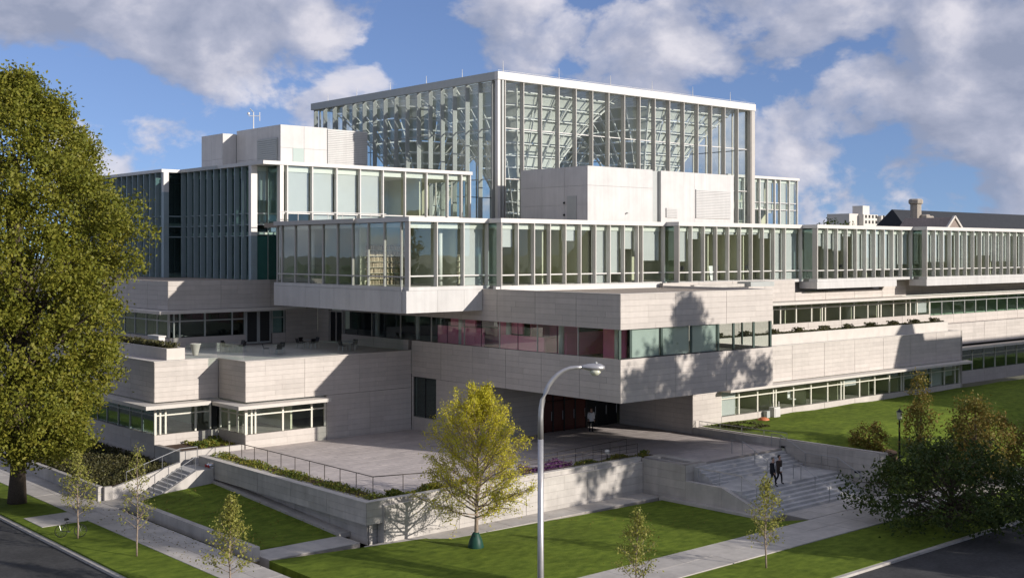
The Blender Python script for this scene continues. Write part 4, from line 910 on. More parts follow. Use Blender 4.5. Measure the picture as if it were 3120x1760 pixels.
for x, w_ in ((76.9, 'left end of the ground-floor window row'), (85.0, 'third bay of the ground-floor window row')):
    c = empty('office_chair', (x, 61.3, .9), 'white chair inside the ' + w_, 'chair'); box('seat', M['paper'], x, x + .5, 61.1, 61.6, 1.32, 1.4, c); box('backrest', M['paper'], x, x + .5, 61.6, 61.66, 1.45, 1.95, c); MB().tube([(x + .25, 61.35, .9), (x + .25, 61.35, 1.32)], .04).build('stem', M['black'], c)

# ================================================================== STREET FURNITURE
SLmp = empty('street_lamp', (27.8, 30.3, -2.4), 'tall aluminium street lamp with a curved arm in front of the building', 'street lamp')
d_ = 42.0; sx, sy = 1360.0, 0
lx = VD.x * d_ + VD.y * (1360 - 1288) / 3004.6 * d_; ly = VD.y * d_ - VD.x * (1360 - 1288) / 3004.6 * d_
SLmp.location = (lx, ly, -2.4)
rgt = Vector((VD.y, -VD.x, 0)); base = Vector((lx, ly, 0))
def lp(u, zz): return base + rgt * u + Vector((0, 0, zz))
MB().tube([lp(0, -2.4), lp(0, -2.1)], .24, 14).build('foot', M['alu'], SLmp, True)
MB().tube([lp(0, -2.1), lp(0, 3.0), lp(0, 7.4)], [.135, .115, .10], 14).build('pole', M['alu'], SLmp, True)
arc = [lp(0, 7.4), lp(0, 8.2)] + [lp(1.25 - 1.25 * math.cos(t), 8.2 + 1.72 * math.sin(t)) for t in [math.pi / 2 * k / 9 for k in range(1, 10)]] + [lp(1.5, 9.93)]
MB().tube(arc, [.10] + [.095 - .003 * k for k in range(len(arc) - 1)], 12).build('arm', M['alu'], SLmp, True)
hd = MB(); hp = [(1.42, .065), (1.5, .12), (1.7, .2), (1.95, .25), (2.12, .22), (2.24, .11), (2.26, .02)]
b0 = 0
for u, r_ in hp:
    for k in range(12):
        t = 2 * math.pi * k / 12; fw = VD * (math.cos(t) * r_ * .95); hd.v.append(tuple(lp(u, 9.94 + math.sin(t) * r_ * .62 - (u - 1.42) * .04) + fw))
for i in range(len(hp) - 1):
    for k in range(12): hd.f.append((i * 12 + k, i * 12 + (k + 1) % 12, (i + 1) * 12 + (k + 1) % 12, (i + 1) * 12 + k))
hd.f.append(tuple(range(12))[::-1]); hd.f.append(tuple((len(hp) - 1) * 12 + k for k in range(12)))
head = hd.build('lamp_head', M['alu'], SLmp, True)
c_ = lp(1.92, 9.83); MB().lathe([(.01, -.2), (.11, -.18), (.19, -.1), (.21, 0)], 14, tuple(c_)).build('lens', M['lampglass'], SLmp, True)
c_ = lp(1.95, 10.0); MB().lathe([(.05, 0), (.05, .1), (.02, .12)], 8, tuple(c_)).build('photocell', M['grey'], SLmp)
PL = empty('path_lamp', (84.0, 46.2, -1.5), 'slim black lamp post among the bushes on the right lawn', 'lamp post')
plx, ply = 77.2, 46.3
PL.location = (plx, ply, -1)
MB().tube([(plx, ply, -2.2), (plx, ply, 1.9)], [.085, .06], 8).build('post', M['black'], PL); MB().lathe([(.05, 0), (.16, .1), (.2, .55), (.22, .58), (.05, .72), (.02, .85)], 12, (plx, ply, 1.9)).build('lantern', M['lampglass'], PL); MB().lathe([(.24, 0), (.06, .16), (.02, .26)], 12, (plx, ply, 2.51)).build('cap', M['black'], PL)
ub = empty('utility_box', (81.2, 59.4, .5), 'white utility box against the ground-floor wall by the lawn', 'utility box')
box('cabinet', M['white'], 79.9, 80.7, 59.2, 59.75, .4, 1.3, ub); box('cabinet_door', M['whitepanel'], 80.0, 80.6, 59.17, 59.2, .5, 1.2, ub); box('side_vent', M['grey'], 79.2, 79.6, 59.4, 59.75, .4, 1.05, ub); MB().tube([(80.9, 59.5, .4), (80.9, 59.5, 1.7)], .04, 6).build('pipe', M['white'], ub)
ob = empty('orange_cover', (77.9, 59.3, .45), 'orange plastic cover lying on the grass next to the utility box', 'cover'); MB().lathe([(.5, 0), (.45, .16), (.25, .26), (.05, .28)], 12, (78.2, 59.0, .42)).build('cover_shell', M['orange'], ob, True)
fd = empty('hose_connection', (37.15, 72.2, -.2), 'fire hose connection with red caps on the shaded retaining wall', 'hydrant')
box('wall_plate', M['chrome'], 37.12, 37.2, 72.7, 73.5, -.42, -.02, fd)
for y_ in (72.95, 73.3): MB().tube([(37.12, y_, -.2), (36.92, y_, -.24)], .09, 10).build('outlet', M['chrome'], fd); MB().tube([(36.92, y_, -.24), (36.84, y_, -.26)], .105, 10).build('cap', M['redpaint'], fd)
nt_ = empty('floodlight', (57.6, 56.0, 0), 'small white garden floodlight in the plaza flower bed', 'floodlight'); MB().tube([(57.0, 55.75, 0), (57.0, 55.75, .55)], .03).build('stem', M['black'], nt_); MB().lathe([(.08, 0), (.16, .1), (.17, .25), (.08, .32)], 10, (57.0, 55.75, .5)).build('head', M['white'], nt_, True)
# ---------- bicycle leaning on the sapling
bk = empty('bicycle', (25.9, 67.0, -2.0), 'black bicycle leaning against the small tree at the lower left', 'bicycle')
import mathutils
bd = Vector((.83, -.55, 0)).normalized(); bo_ = Vector((25.35, 66.75, -2.0)); lean = Vector((.08, .1, 0))
def bp(u, z): return bo_ + bd * u + Vector((0, 0, z)) + lean * z
for nme, u in (('wheel', -.52), ('wheel', .52)):
    wv = empty(nme, tuple(bp(u, .34)), parent=bk)
    ring = [bp(u + .33 * math.cos(t), .34 + .33 * math.sin(t)) for t in [2 * math.pi * k / 24 for k in range(25)]]
    MB().tube(ring, .022, 6, False).build('tyre', M['rubber'], wv)
    sp = MB()
    for k in range(10): t = math.pi * 2 * k / 10; sp.tube([bp(u, .34), bp(u + .32 * math.cos(t), .34 + .32 * math.sin(t))], .004, 3)
    sp.build('spokes', M['steel'], wv)
MB().tube([bp(-.52, .34), bp(-.1, .30), bp(.38, .78), bp(-.2, .80), bp(-.1, .30)], .02, 6).build('frame', M['black'], bk); MB().tube([bp(-.52, .34), bp(-.22, .84), bp(-.24, .95)], .016, 6).build('seat_stay', M['black'], bk)
MB().tube([bp(.52, .34), bp(.42, .68), bp(.36, .98)], .018, 6).build('fork', M['black'], bk)
sdv = Vector((-bd.y, bd.x, 0)); MB().tube([bp(.36, 1.0) + sdv * .28, bp(.40, 1.0), bp(.36, 1.0) - sdv * .28], .015, 6).build('handlebar', M['black'], bk)
MB().tube([bp(-.36, .97), bp(-.2, .98), bp(-.1, .97)], [.07, .06, .02], 8).build('saddle', M['rubber'], bk); MB().lathe([(.09, -.01), (.09, .01)], 12, tuple(bp(-.1, .3))).build('crank', M['steel'], bk)

# ================================================================== PEOPLE
def person(pos, face, label, coat, trousers, hairm, stride=.25, coat_len=.75, lean=0.0, hold=None, H=1.86):
    root = empty('person', pos, label, 'person')
    f = Vector((math.cos(face), math.sin(face), 0)); s_ = Vector((-f.y, f.x, 0)); p = Vector(pos)
    def at(a, b, z): return p + f * (a + lean * z * .1) + s_ * b + Vector((0, 0, z * H / 1.76))
    V = [at(0, 0, .95), at(0, 0, 1.2), at(.01, 0, 1.43), at(.02, 0, 1.52), at(.04, 0, 1.62), at(.03, 0, 1.73),
         at(0, .1, .9), at(stride * .55, .1, .5), at(stride * .6, .1, .08), at(stride * .6 + .16, .11, .04),
         at(0, -.1, .9), at(-stride * .1, -.1, .5), at(-stride, -.1, .12), at(-stride + .15, -.11, .04),
         at(0, .2, 1.42), at(-.08, .25, 1.12), at(.02, .26, .88), at(.07, .25, .80), at(0, -.2, 1.42), at(.02, -.25, 1.12), at(.16, -.24, .92), at(.22, -.23, .85)]
    E_ = [(0, 1), (1, 2), (2, 3), (3, 4), (4, 5), (0, 6), (6, 7), (7, 8), (8, 9), (0, 10), (10, 11), (11, 12), (12, 13), (2, 14), (14, 15), (15, 16), (16, 17), (2, 18), (18, 19), (19, 20), (20, 21)]
    rad = [.15, .16, .15, .06, .095, .085, .095, .068, .05, .045, .095, .068, .05, .045, .075, .055, .042, .04, .075, .055, .042, .04]
    def skin(V, E_, rad, name):
        me = bpy.data.meshes.new(name); me.from_pydata([tuple(v) for v in V], E_, [])
        o = bpy.data.objects.new(name, me); COL.objects.link(o)
        md = o.modifiers.new('skin', 'SKIN'); 
        if not me.skin_vertices: bpy.context.view_layer.update()
        for i, r_ in enumerate(rad): me.skin_vertices[0].data[i].radius = (r_, r_ * .8)
        me.skin_vertices[0].data[0].use_root = True
        sb = o.modifiers.new('sub', 'SUBSURF'); sb.levels = 2; sb.render_levels = 2
        dg = bpy.context.evaluated_depsgraph_get(); nm = bpy.data.meshes.new_from_object(o.evaluated_get(dg)); nm.name = name
        bpy.data.objects.remove(o); return nm
    bm_ = skin(V, E_, rad, 'body')
    bm_.materials.clear(); bm_.materials.append(M['skin']); bm_.materials.append(trousers)
    for pl in bm_.polygons:
        z = (pl.center.z - p.z) * 1.76 / H
        hand = z < .9 and abs((pl.center - p).dot(s_)) > .19
        pl.material_index = 1 if (z < 1.46 and not hand) else 0; pl.use_smooth = True
    bm_.transform(mathutils.Matrix.Translation(-p)); ob = bpy.data.objects.new('body', bm_); COL.objects.link(ob); ob.parent = root
    # coat with sleeves
    Vc = [at(0, 0, 1.0), at(.0, 0, 1.22), at(.005, 0, 1.41), at(0, .19, 1.42), at(-.08, .25, 1.12), at(.0, .26, .93), at(0, -.19, 1.42), at(.02, -.25, 1.12), at(.13, -.24, .95), at(0, 0, coat_len)]
    cm_ = skin(Vc, [(0, 1), (1, 2), (2, 3), (3, 4), (4, 5), (2, 6), (6, 7), (7, 8), (0, 9)], [.22, .225, .20, .11, .085, .07, .11, .085, .07, .235], 'jacket')
    cm_.materials.clear(); cm_.materials.append(coat)
    for pl in cm_.polygons: pl.use_smooth = True
    cm_.transform(mathutils.Matrix.Translation(-p)); oc = bpy.data.objects.new('jacket', cm_); COL.objects.link(oc); oc.parent = root
    hm = skin([at(.01, 0, 1.70), at(.0, 0, 1.76), at(-.03, 0, 1.66)], [(0, 1), (0, 2)], [.10, .07, .09], 'hair'); hm.materials.clear(); hm.materials.append(hairm)
    for pl in hm.polygons: pl.use_smooth = True
    hm.transform(mathutils.Matrix.Translation(-p)); oh = bpy.data.objects.new('hair', hm); COL.objects.link(oh); oh.parent = root
    MB().tube([at(.115, 0, 1.63), at(.145, 0, 1.615)], [.02, .012], 6).build('nose', M['skin'], root)
    for b_ in (-.035, .035): MB().tube([at(.112, b_, 1.66), at(.122, b_, 1.66)], .012, 6).build('eye', M['black'], root)
    for sd_, pt in ((1, V[17]), (-1, V[21])):
        hnd = MB()
        for k in range(4):
            q0 = pt + f * (-.03 + .022 * k); hnd.tube([q0, q0 + Vector((0, 0, -.05)) + f * .005, q0 + Vector((0, 0, -.09)) + f * .02], [.011, .010, .008], 5)
        hnd.tube([pt + f * .03, pt + f * .065 + Vector((0, 0, -.04))], [.012, .009], 5); hnd.build('fingers', M['skin'], root)
    if hold == 'shirt':
        MB().hull([at(.145, -.05, 1.1), at(.14, -.07, 1.44), at(.145, .05, 1.1), at(.14, .07, 1.44), at(.16, -.05, 1.1), at(.155, -.07, 1.44), at(.16, .05, 1.1), at(.155, .07, 1.44)]).build('shirt_front', M['shirt'], root)
    return root, at
person((62.6, 46.5, -1.0), math.radians(-75), 'grey-haired person in a dark suit and pale shirt walking down the front steps', M['suit'], M['suit'], M['hair'], .26, hold='shirt')
_, at2 = person((63.6, 46.75, -1.0), math.radians(-75), 'person in a long dark brown coat carrying white papers on the front steps', M['brown'], M['suit'], M['hair2'], .24, .62)
pp = empty('papers', tuple(at2(.3, -.26, 1.0)), 'folded white papers held by the person in the brown coat', 'papers')
MB().hull([at2(.18, -.3, .86), at2(.2, -.3, 1.1), at2(.18, -.2, .86), at2(.2, -.2, 1.1), at2(.3, -.32, .86), at2(.32, -.32, 1.1), at2(.3, -.22, .86), at2(.32, -.22, 1.1)]).build('sheet', M['paper'], pp)
person((65.5, 65.8, 0), math.radians(-120), 'person in a white shirt and dark trousers standing outside the entrance doors', M['shirt'], M['suit'], M['hair2'], .08, .9)
#@@PLANTS
# ================================================================== PLANTS
def leaf_cloud(cl, per, sd, R):
    """cl: (n,3) clump centres -> leaf positions gathered round them"""
    k = len(cl); P_ = np.repeat(cl, per, 0) + R.normal(size=(k * per, 3)) * sd
    return P_
def branchy(name, label, base, H, zc, prof, nmain, nsub, nleaf, ls, mleaf, mbark, tr=.09, seed=1, elev=(28, 62), group=None, jit=.13, cat='tree', thin=1.0):
    R = np.random.RandomState(seed); root = empty(name, base, label, cat, group); b = Vector(base)
    tk = MB(); bend = Vector((R.normal() * .05, R.normal() * .05, 0))
    tpts = [b + bend * (i / 7) * H * .3 + Vector((R.normal() * .02, R.normal() * .02, 0)) * (i > 0) + Vector((0, 0, H * i / 7.2)) for i in range(8)]
    tk.tube(tpts, [tr * (1 - .12 * i) for i in range(8)], 8); tk.build('trunk', mbark, root, True)
    br = MB(); LP = []
    for i in range(nmain):
        f = (i + .5) / nmain; h0 = zc + (H * .97 - zc) * f ** 1.1 * .96
        az = i * 2.39996 + R.normal() * .25; hrel = min(1, (h0 - zc) / (H - zc))
        el = math.radians(elev[0] + (elev[1] - elev[0]) * hrel + R.normal() * 5)
        reach = prof(min(1, hrel + .22)) * (0.82 + .3 * R.rand())
        Lb = max(.35, reach / math.cos(el) * .96); Lb = min(Lb, (H * 1.02 - h0) / math.sin(el) + .25)
        p0 = tpts[0].lerp(tpts[-1], min(1, h0 / (H * .972))); d = Vector((math.cos(az) * math.cos(el), math.sin(az) * math.cos(el), math.sin(el)))
        pts = []
        for k in range(6):
            t = k / 5; pts.append(p0 + d * Lb * t + Vector((0, 0, .10 * Lb * t * t)) + Vector(R.normal(size=3) * .03 * Lb * t))
        r0 = tr * (.42 - .25 * hrel); br.tube(pts, [r0 * (1 - .16 * k) for k in range(6)], 4, False)
        for k in range(nsub):
            t = .25 + .75 * (k + R.rand() * .8) / nsub; ii = min(4, int(t * 5)); q = pts[ii].lerp(pts[ii + 1], t * 5 - ii)
            dv = (d + Vector(R.normal(size=3) * .55) + Vector((0, 0, .25))).normalized(); Ls = (.22 + .30 * (1 - t)) * Lb * (.6 + .7 * R.rand()); e_ = q + dv * Ls
            br.tube([q, q.lerp(e_, .5) + Vector((0, 0, .03)), e_], [r0 * .35, r0 * .25, r0 * .1], 3, False)
            n = max(2, int(nleaf * (.5 + R.rand())))
            for u in R.rand(n): LP.append(np.array(q.lerp(e_, .15 + .9 * u)) + R.normal(size=3) * jit)
    br.build('branches', mbark, root, True)
    LP = np.array(LP)
    leaves('crown', mleaf, LP, ls, root, .2, seed=seed)
    return root
def clumpy(name, label, base, prof, z0, z1, ncl, per, sd, ls, mleaf, mbark, tr, seed, group=None, shell=.55, nl=26, cat='tree', drop=None, leanv=(0, 0)):
    """prof(z) = crown radius at height z above the base"""
    R = np.random.RandomState(seed); root = empty(name, base, label, cat, group); b = np.array(base)
    lob = R.rand(9) * 6.283
    cl = []
    while len(cl) < ncl:
        z = z0 + (z1 - z0) * R.rand(); a_ = R.rand() * 6.283; rm = prof(z)
        if R.rand() * 9 > rm + 1.5: continue
        wob = 1 + .13 * math.sin(3 * a_ + lob[0] + z * .8) + .12 * math.sin(5 * a_ + lob[1] - z * 1.3) + .09 * math.sin(z * 2.3 + lob[2])
        r = rm * wob * (shell + (1 - shell) * R.rand() ** .6)
        q = np.array([r * math.cos(a_) + leanv[0] * z, r * math.sin(a_) + leanv[1] * z, z])
        if drop and drop(q, R): continue
        cl.append(q + b)
    cl = np.array(cl)
    H = z1; tk = MB(); tp_ = [Vector(b) + Vector((leanv[0] * H * t + .12 * math.sin(5 * t + seed), leanv[1] * H * t + .12 * math.cos(4 * t), H * .8 * t)) for t in (0, .08, .25, .5, .75, 1)]
    tk.tube(tp_, [tr * 1.25, tr, tr * .85, tr * .6, tr * .35, tr * .15], 10); tk.build('trunk', mbark, root, True)
    br = MB()
    for i in R.choice(ncl, min(nl, ncl), False):
        e_ = Vector(cl[i]); h = min(.95, max(.12, (e_.z - b[2]) / H * .62 + .02)); q = Vector(tp_[0]).lerp(Vector(tp_[-1]), h)
        m_ = q.lerp(e_, .5) + Vector((0, 0, .1 * (e_ - q).length)); rr = tr * .36 * (1 - h * .6)
        br.tube([q, q.lerp(m_, .5) + Vector((0, 0, .03)), m_, m_.lerp(e_, .6), e_], [rr, rr * .8, rr * .55, rr * .35, rr * .12], 5, False)
        for k in range(5):
            j = R.randint(ncl)
            dd = np.linalg.norm(cl - np.array(m_), axis=1); j = np.argsort(dd)[R.randint(1, 9)]
            br.tube([m_, m_.lerp(Vector(cl[j]), .5) + Vector((0, 0, .06)), Vector(cl[j])], [rr * .35, rr * .22, rr * .08], 4, False)
    br.build('branches', mbark, root, True)
    leaves('crown', mleaf, leaf_cloud(cl, per, sd, R), ls, root, .2, seed=seed)
    return root
def table(*pts):
    xs = [p[0] for p in pts]; ys = [p[1] for p in pts]
    return lambda x: float(np.interp(x, xs, ys))
# yellow street tree before the wall, with its green watering bag
yt = branchy('yellow_tree', 'upright yellow-leaved young tree standing before the sunlit retaining wall', (41.4, 50.5, -2.28), 8.4, 1.6, table((0, 3.0), (.15, 3.5), (.38, 3.4), (.6, 2.7), (.8, 1.9), (1, .6)), 74, 16, 27, .05, M['leafyellow'], M['palebark'], .13, 11, (16, 66), jit=.10)
wbm = empty('watering_bag', (41.4, 50.5, -2.25), 'dark green watering bag wrapped round the foot of the yellow tree', 'watering bag')
MB().lathe([(.42, 0), (.45, .12), (.36, .5), (.2, .85), (.15, .92)], 14, (41.4, 50.5, -2.25)).build('bag', M['bag'], wbm, True); MB().tube([(41.16, 50.3, -2.2), (41.22, 50.35, -1.4)], .02, 5).build('zip_seam', M['black'], wbm)
# saplings along the two streets
sp_prof = table((0, .55), (.25, 1.0), (.45, .95), (.75, .55), (1, .12))
branchy('street_sapling', 'thin sapling with the bicycle at its foot on the left verge', (25.55, 66.2, -2.0), 4.75, 1.25, sp_prof, 26, 6, 9, .065, M['leafsap'], M['palebark'], .05, 21, (30, 66), 'saplings along the streets')
branchy('street_sapling', 'tall sparse sapling in front of the left flight of steps', (26.4, 60.3, -2.0), 5.9, 1.3, sp_prof, 28, 5, 6, .06, M['leafsap'], M['palebark'], .05, 22, (34, 70), 'saplings along the streets')
branchy('street_sapling', 'bushy young tree in front of the kerb wall and shaded lawn', (26.5, 50.3, -2.0), 4.6, 1.0, table((0, .8), (.3, 1.15), (.5, 1.0), (.75, .55), (1, .1)), 30, 7, 10, .065, M['leafsap'], M['palebark'], .05, 23, (28, 64), 'saplings along the streets')
branchy('street_sapling', 'small rounded sapling in front of the sunlit lawn right of the lamp', (40.3, 37.6, -2.25), 4.3, 1.0, table((0, .6), (.3, .9), (.6, .8), (1, .15)), 26, 7, 10, .06, M['leafsap'], M['palebark'], .05, 24, (30, 64), 'saplings along the streets')
branchy('street_sapling', 'slender sapling in front of the front steps below the two walkers', (50.2, 37.7, -2.25), 4.65, 1.0, table((0, .6), (.25, 1.0), (.6, .85), (1, .12)), 30, 6, 8, .062, M['leafsap'], M['palebark'], .05, 25, (30, 66), 'saplings along the streets')
# the large tree on the left
clumpy('large_tree', 'huge olive-green leafy tree on the left edge hiding the west wing', (26.3, 78.0, -2.0),
       table((3.0, 3.2), (4.0, 4.3), (5.5, 5.0), (8, 5.5), (10.5, 5.6), (13.8, 5.9), (14.6, 6.9), (16, 7.3), (18.5, 7.4), (19.8, 6.7), (21.8, 5.0), (24.5, 3.2), (26.4, 1.8), (27.2, .3)),
       3.0, 27.2, 1350, 120, .36, .115, M['leafbig'], M['bark'], .5, 31, nl=60, shell=.5)
# dark spreading tree and lighter bushes at the lower right
clumpy('crab_apple_tree', 'dark spreading tree at the lower right, in front of the cheek wall end', (65.5, 35.9, -2.3), table((.5, 3.2), (1.2, 5.4), (2.2, 5.6), (3.3, 4.5), (4.4, 2.4), (5.0, .6)), .5, 5.0, 185, 72, .32, .11, M['leafdark'], M['bark'], .2, 41, nl=46, shell=.35)
clumpy('rusty_tree', 'airy olive and orange tree beyond the dark tree at the right', (77.8, 41.0, -2.1), table((.5, 1.5), (2, 2.2), (3.6, 1.9), (5.0, 1.1), (6.2, .4)), .5, 6.2, 90, 50, .30, .10, M['leafrust'], M['bark'], .13, 42, nl=40, shell=.3)
clumpy('rusty_tree', 'narrow orange-tipped tree right behind the black path lamp', (77.6, 45.0, -1.2), table((.8, .5), (2, 1.1), (4, .9), (5.6, .5), (6.3, .15)), .8, 6.3, 46, 55, .24, .09, M['leafrust'], M['bark'], .08, 43, nl=24, shell=.2)
clumpy('low_bush', 'low rusty bush on a mulch patch in the right lawn', (76.9, 48.6, -.6), table((.1, 1.0), (.8, 1.35), (1.5, 1.0), (1.9, .3)), .1, 1.9, 46, 60, .2, .085, M['leafrust'], M['bark'], .05, 44, nl=20, cat='bush')
MB().lathe([(2.0, -.5), (2.0, .06), (1.2, .12), (.1, .16)], 18, (76.9, 48.6, -.62)).build('mulch_patch', M['soil'])['kind'] = 'structure'
clumpy('low_bush', 'broad green bush at the right edge beside the lawn', (83.0, 42.6, -2.0), table((.1, 2.0), (1.5, 2.8), (3, 2.2), (4, .6)), .1, 4.0, 110, 60, .3, .10, M['leafrust'], M['bark'], .08, 45, nl=24, cat='bush')
# street trees beyond the right edge of the picture: their shade falls over steps, plaza and entrance block
def gap(q, R): return (math.sin(q[0] * 1.1 + 1) * math.sin(q[1] * .9) * math.sin(q[2] * .8 + .5) > .10)
for k, (x, y, zlo, zt, rm, sd_, lab) in enumerate(((76.4, 18.0, 4.5, 25.0, 7.6, 51, 'tall street tree beyond the front steps, right of the picture'), (49.6, 16.2, 13.5, 22.5, 3.2, 52, 'medium street tree across the front street, right of the lamp'), (92.0, 20.5, 4.5, 11.0, 3.6, 53, 'smaller street tree near the gabled stone hall'), (68.5, 15.5, 4.5, 12.3, 4.6, 54, 'low round street tree between the two tallest street trees'))):
    clumpy('street_tree', lab, (x, y, -2.3), table((3.5, rm * .7), (7, rm * 1.05), (zt * .74, rm), (zt * .82, rm * .6), (zt * .88, rm * .2), (zt, rm * .06)), zlo, zt, int(60 * rm), 95, .42, .2, M['leafbig'], M['bark'], .35, sd_, 'street trees beyond the right edge', shell=.2, nl=26, drop=gap)
# beds
R = np.random.RandomState(8)
n = 30000; yy_ = 75.5 + R.rand(n) * 34; xx_ = 30.8 + R.rand(n) * 5.3
leaves('ground_cover', M['ivy'], np.stack([xx_, yy_, -1.3 + (xx_ - 30.7) * .098 + R.rand(n) * .32], 1), .085, seed=1)['kind'] = 'stuff'
def bed(nm, m, n, x0, x1, y0, y1, z, h, s, seed, patch=0.0):
    R = np.random.RandomState(seed); x = x0 + R.rand(n) * (x1 - x0); y = y0 + R.rand(n) * (y1 - y0)
    hh = h * (.35 + .65 * np.clip(np.sin(x * 2.1 + seed) * np.sin(y * 1.3 + seed * 2) + .45, 0, 1)); k = R.rand(n) < np.clip(.25 + hh / h - patch, 0, 1)
    o = leaves(nm, m, np.stack([x, y, z + R.rand(n) * hh], 1)[k], s, seed=seed); o['kind'] = 'stuff'; return o
box('bed_soil', M['soil'], 37.7, 39.2, 55.3, 74.7, -.6, -.02)['kind'] = 'structure'; box('bed_soil', M['soil'], 39.2, 56.5, 55.3, 56.14, -.6, -.02)['kind'] = 'structure'; box('bed_soil', M['soil'], 56.5, 61.4, 55.3, 55.9, -.6, .01)['kind'] = 'structure'
bed('bed_plants', M['bedgreen'], 8000, 37.7, 39.15, 55.4, 74.5, -.02, .42, .07, 9, .42)
bed('bed_plants', M['bedgreen'], 6000, 39.2, 50.0, 55.35, 56.1, -.02, .45, .08, 10)
bed('purple_flowers', M['purple'], 3500, 49.2, 53.5, 55.4, 56.1, -.02, .75, .075, 11)
bed('bed_plants', M['bedgreen'], 2600, 53.5, 60.8, 55.35, 55.9, 0, .4, .08, 12, .15)
bed('bed_plants', M['bedgreen'], 1800, 38.5, 41.2, 77.2, 80.0, .2, .4, .085, 13, .3)
bed('bed_plants', M['bedgreen'], 1500, 70.82, 71.18, 44.3, 59.6, .28, .12, .05, 14, .3)
bed('lawn_edge_plants', M['ivy'], 2200, 72.0, 75.5, 56.0, 59.3, .45, .3, .08, 15, .3)
# ================================================================== FAR BUILDINGS
def pos(px_, d): q = VD * d + Vector((VD.y, -VD.x, 0)) * ((px_ - 1288) / 3004.6 * d); return q
p = pos(2175, 600)
tw = empty('apartment_tower', (p.x, p.y, -3), 'pale concrete apartment tower far off beyond the roofs', 'apartment block')
for nm, q in (('tower_body', (-1, 12, 0, 14, 32.5)), ('tower_wing', (12.02, 24, -2, 14, 32.0)), ('tower_wing', (-9, -1.02, 3, 16, 32.8)), ('roof_house', (3, 9, 3, 9, 37.0))):
    box(nm, M['tower'], p.x + q[0], p.x + q[1], p.y + q[2], p.y + q[3], -3, q[4], tw)
for r_ in range(7):
    for c_2 in range(4):
        x_ = p.x + .4 + c_2 * 3.1; box('window', M['dark'], x_, x_ + 1.5, p.y - .08, p.y - .01, 14.2 + r_ * 2.75, 15.7 + r_ * 2.75, tw)
        x_ = p.x + 13.4 + c_2 * 3.2; box('window', M['dark'], x_, x_ + 1.5, p.y - 2.08, p.y - 2.01, 14.2 + r_ * 2.75, 15.7 + r_ * 2.75, tw)
p = pos(2262, 520); lb = empty('low_tower', (p.x, p.y, -3), 'small grey block between the tower and the chimneys', 'building'); box('block_body', M['tower'], p.x - 4, p.x + 4, p.y, p.y + 8, -3, 25.5, lb); box('roof_house', M['grey'], p.x - 2, p.x + 1, p.y + 2, p.y + 5, 25.5, 27.5, lb)
p = pos(2340, 190)
gh = empty('gothic_hall', (p.x, p.y, -3), 'dark slate-roofed gothic hall with clustered stone chimneys at the right', 'building')
hx, hy = p.x, p.y
MB().hull([(hx, hy, 12.5), (hx + 2.2, hy + 8, 20.9), (hx, hy + 16, 12.5), (hx + 2.2, hy + 8.2, 20.9), (hx + 70, hy, 12.5), (hx + 70, hy + 8, 20.9), (hx + 70, hy + 16, 12.5), (hx + 70, hy + 8.2, 20.9)]).build('roof', M['slate'], gh)
box('hall_wall', M['oldstone'], hx + .3, hx + 70, hy + .3, hy + 15.7, -3, 12.5, gh)
for u, v, r_, zt in ((-1.6, 1.6, .95, 22.3), (-.9, .4, .7, 19.8), (.2, .4, .7, 19.6), (.9, 1.4, .75, 19.7)):
    MB().lathe([(r_ * 1.15, -3), (r_ * 1.1, 13), (r_ * .92, 14), (r_ * .92, zt - .9), (r_ * 1.2, zt - .7), (r_ * 1.2, zt - .2), (r_, zt)], 8, (hx + u, hy + v, 0)).build('chimney', M['oldstone'], gh)
gq = pos(2400, 176)
MB().hull([(gq.x - 4.5, gq.y, -3), (gq.x - 4.5, gq.y, 15.2), (gq.x - 4.5, gq.y + 8, -3), (gq.x - 4.5, gq.y + 8, 15.2), (gq.x + 4.5, gq.y, -3), (gq.x + 4.5, gq.y, 15.2), (gq.x + 4.5, gq.y + 8, -3), (gq.x + 4.5, gq.y + 8, 15.2)]).build('gable_wall', M['oldstone'], gh)
MB().prism([(gq.x - 4.5, gq.y), (gq.x + 4.5, gq.y), (gq.x + 4.5, gq.y + .4), (gq.x - 4.5, gq.y + .4)], 15.21, 15.4).build('string_course', M['stonecap'], gh)
gm = MB(); gm.v = [(gq.x - 4.5, gq.y + .02, 15.41), (gq.x + 4.5, gq.y + .02, 15.41), (gq.x, gq.y + .02, 19.0), (gq.x - 4.5, gq.y + 8, 15.41), (gq.x + 4.5, gq.y + 8, 15.41), (gq.x, gq.y + 8, 19.0)]; gm.f = [(0, 1, 2), (5, 4, 3), (0, 3, 4, 1), (1, 4, 5, 2), (2, 5, 3, 0)]; gm.build('gable', mat('brick_gable', (.26, .21, .18), .85, var=.2, scale=4), gh)
for sgn in (-1, 1): MB().tube([(gq.x + sgn * 4.7, gq.y - .05, 15.3), (gq.x, gq.y - .05, 19.15)], .22, 4).build('gable_coping', M['stonecap'], gh)
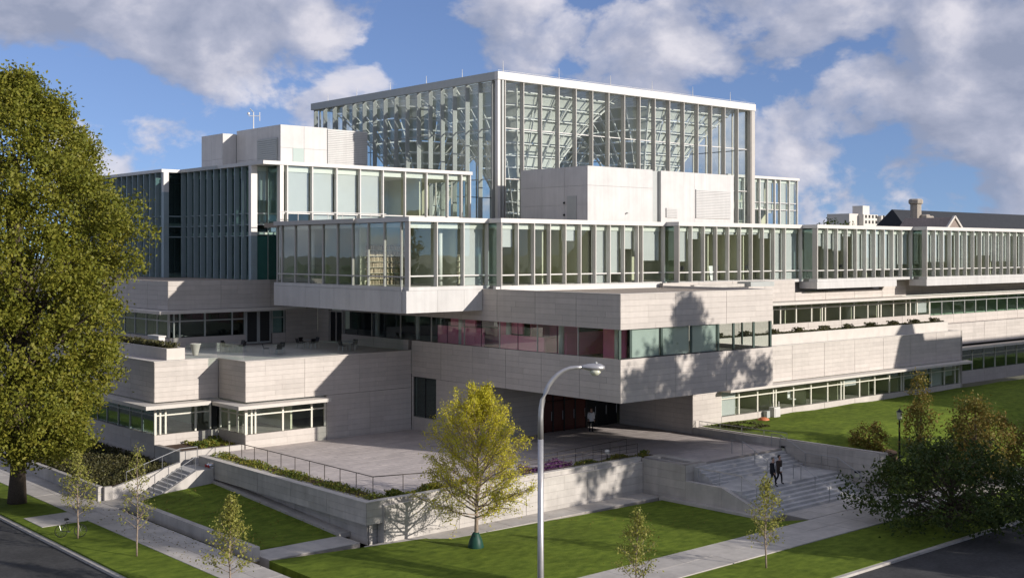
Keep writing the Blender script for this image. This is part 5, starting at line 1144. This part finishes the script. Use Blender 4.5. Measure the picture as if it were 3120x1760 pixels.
# gabled hall beyond the right edge: casts the pointed shadow on the right of the terrace wall
ch_ = empty('gabled_hall', (130, 20, -3), 'old stone gabled hall with a small spire across the front street', 'building')
hm_ = MB(); poly = [(109.5, -3), (109.5, 11.5), (115.6, 17.0), (117.0, 20.6), (118.3, 17.6), (160, 17.6), (160, -3)]
for y_ in (16, 24): hm_.v += [(x, y_, z) for x, z in poly]
k = len(poly); hm_.f = [tuple(range(k)), tuple(range(2 * k - 1, k - 1, -1))] + [(i, i + k, (i + 1) % k + k, (i + 1) % k) for i in range(k)]
hm_.build('hall_body', M['oldstone'], ch_)
for x in range(121, 158, 6): box('window', M['dark'], x, x + 2.2, 24.01, 24.06, 3, 9, ch_)
# far trees
R = np.random.RandomState(77)
for k, (px_, d, zt, rr) in enumerate(((2092, 330, 22.4, 6.0), (2130, 345, 21.6, 5), (2068, 340, 20.8, 4))):
    p = pos(px_, d); clumpy('far_tree', ('bushy', 'middle', 'lower')[k] + ' green treetop beyond the roof line left of the far tower', (p.x, p.y, -3), table((3, rr), (zt * .8, rr * .9), (zt + 3, .5)), 3, zt + 3, 150, 40, .8, .35, M['leafdark'], M['bark'], .4, 60 + k, 'treetops beyond the roof', nl=8)
ang = R.rand(9000) * math.radians(190) + math.radians(-45); dd = 330 + R.rand(9000) * 120
C = np.stack([dd * np.cos(ang), dd * np.sin(ang), -3 + R.rand(9000) * (9 + 3 * np.sin(ang * 60))], 1); leaves('far_woods', M['leafdark'], C, 2.6, seed=4)['kind'] = 'stuff'

R = np.random.RandomState(15); n = 420
C = np.stack([31.5 + R.rand(n) * 5.4, 57.5 + R.rand(n) * 14.5, np.zeros(n)], 1); C[:, 2] = -1.95 + (C[:, 1] - 57.3) * .03 + (C[:, 0] - 31.4) * .035
C2 = np.stack([36 + R.rand(n) * 22, 43 + R.rand(n) * 11, np.full(n, -2.2)], 1); C3 = np.stack([27.8 + R.rand(260) * 2.5, 55 + R.rand(260) * 20, np.full(260, -1.985)], 1)
leaves('fallen_leaves', M['leafrust'], np.concatenate([C, C2, C3]), .045, seed=3)['kind'] = 'stuff'
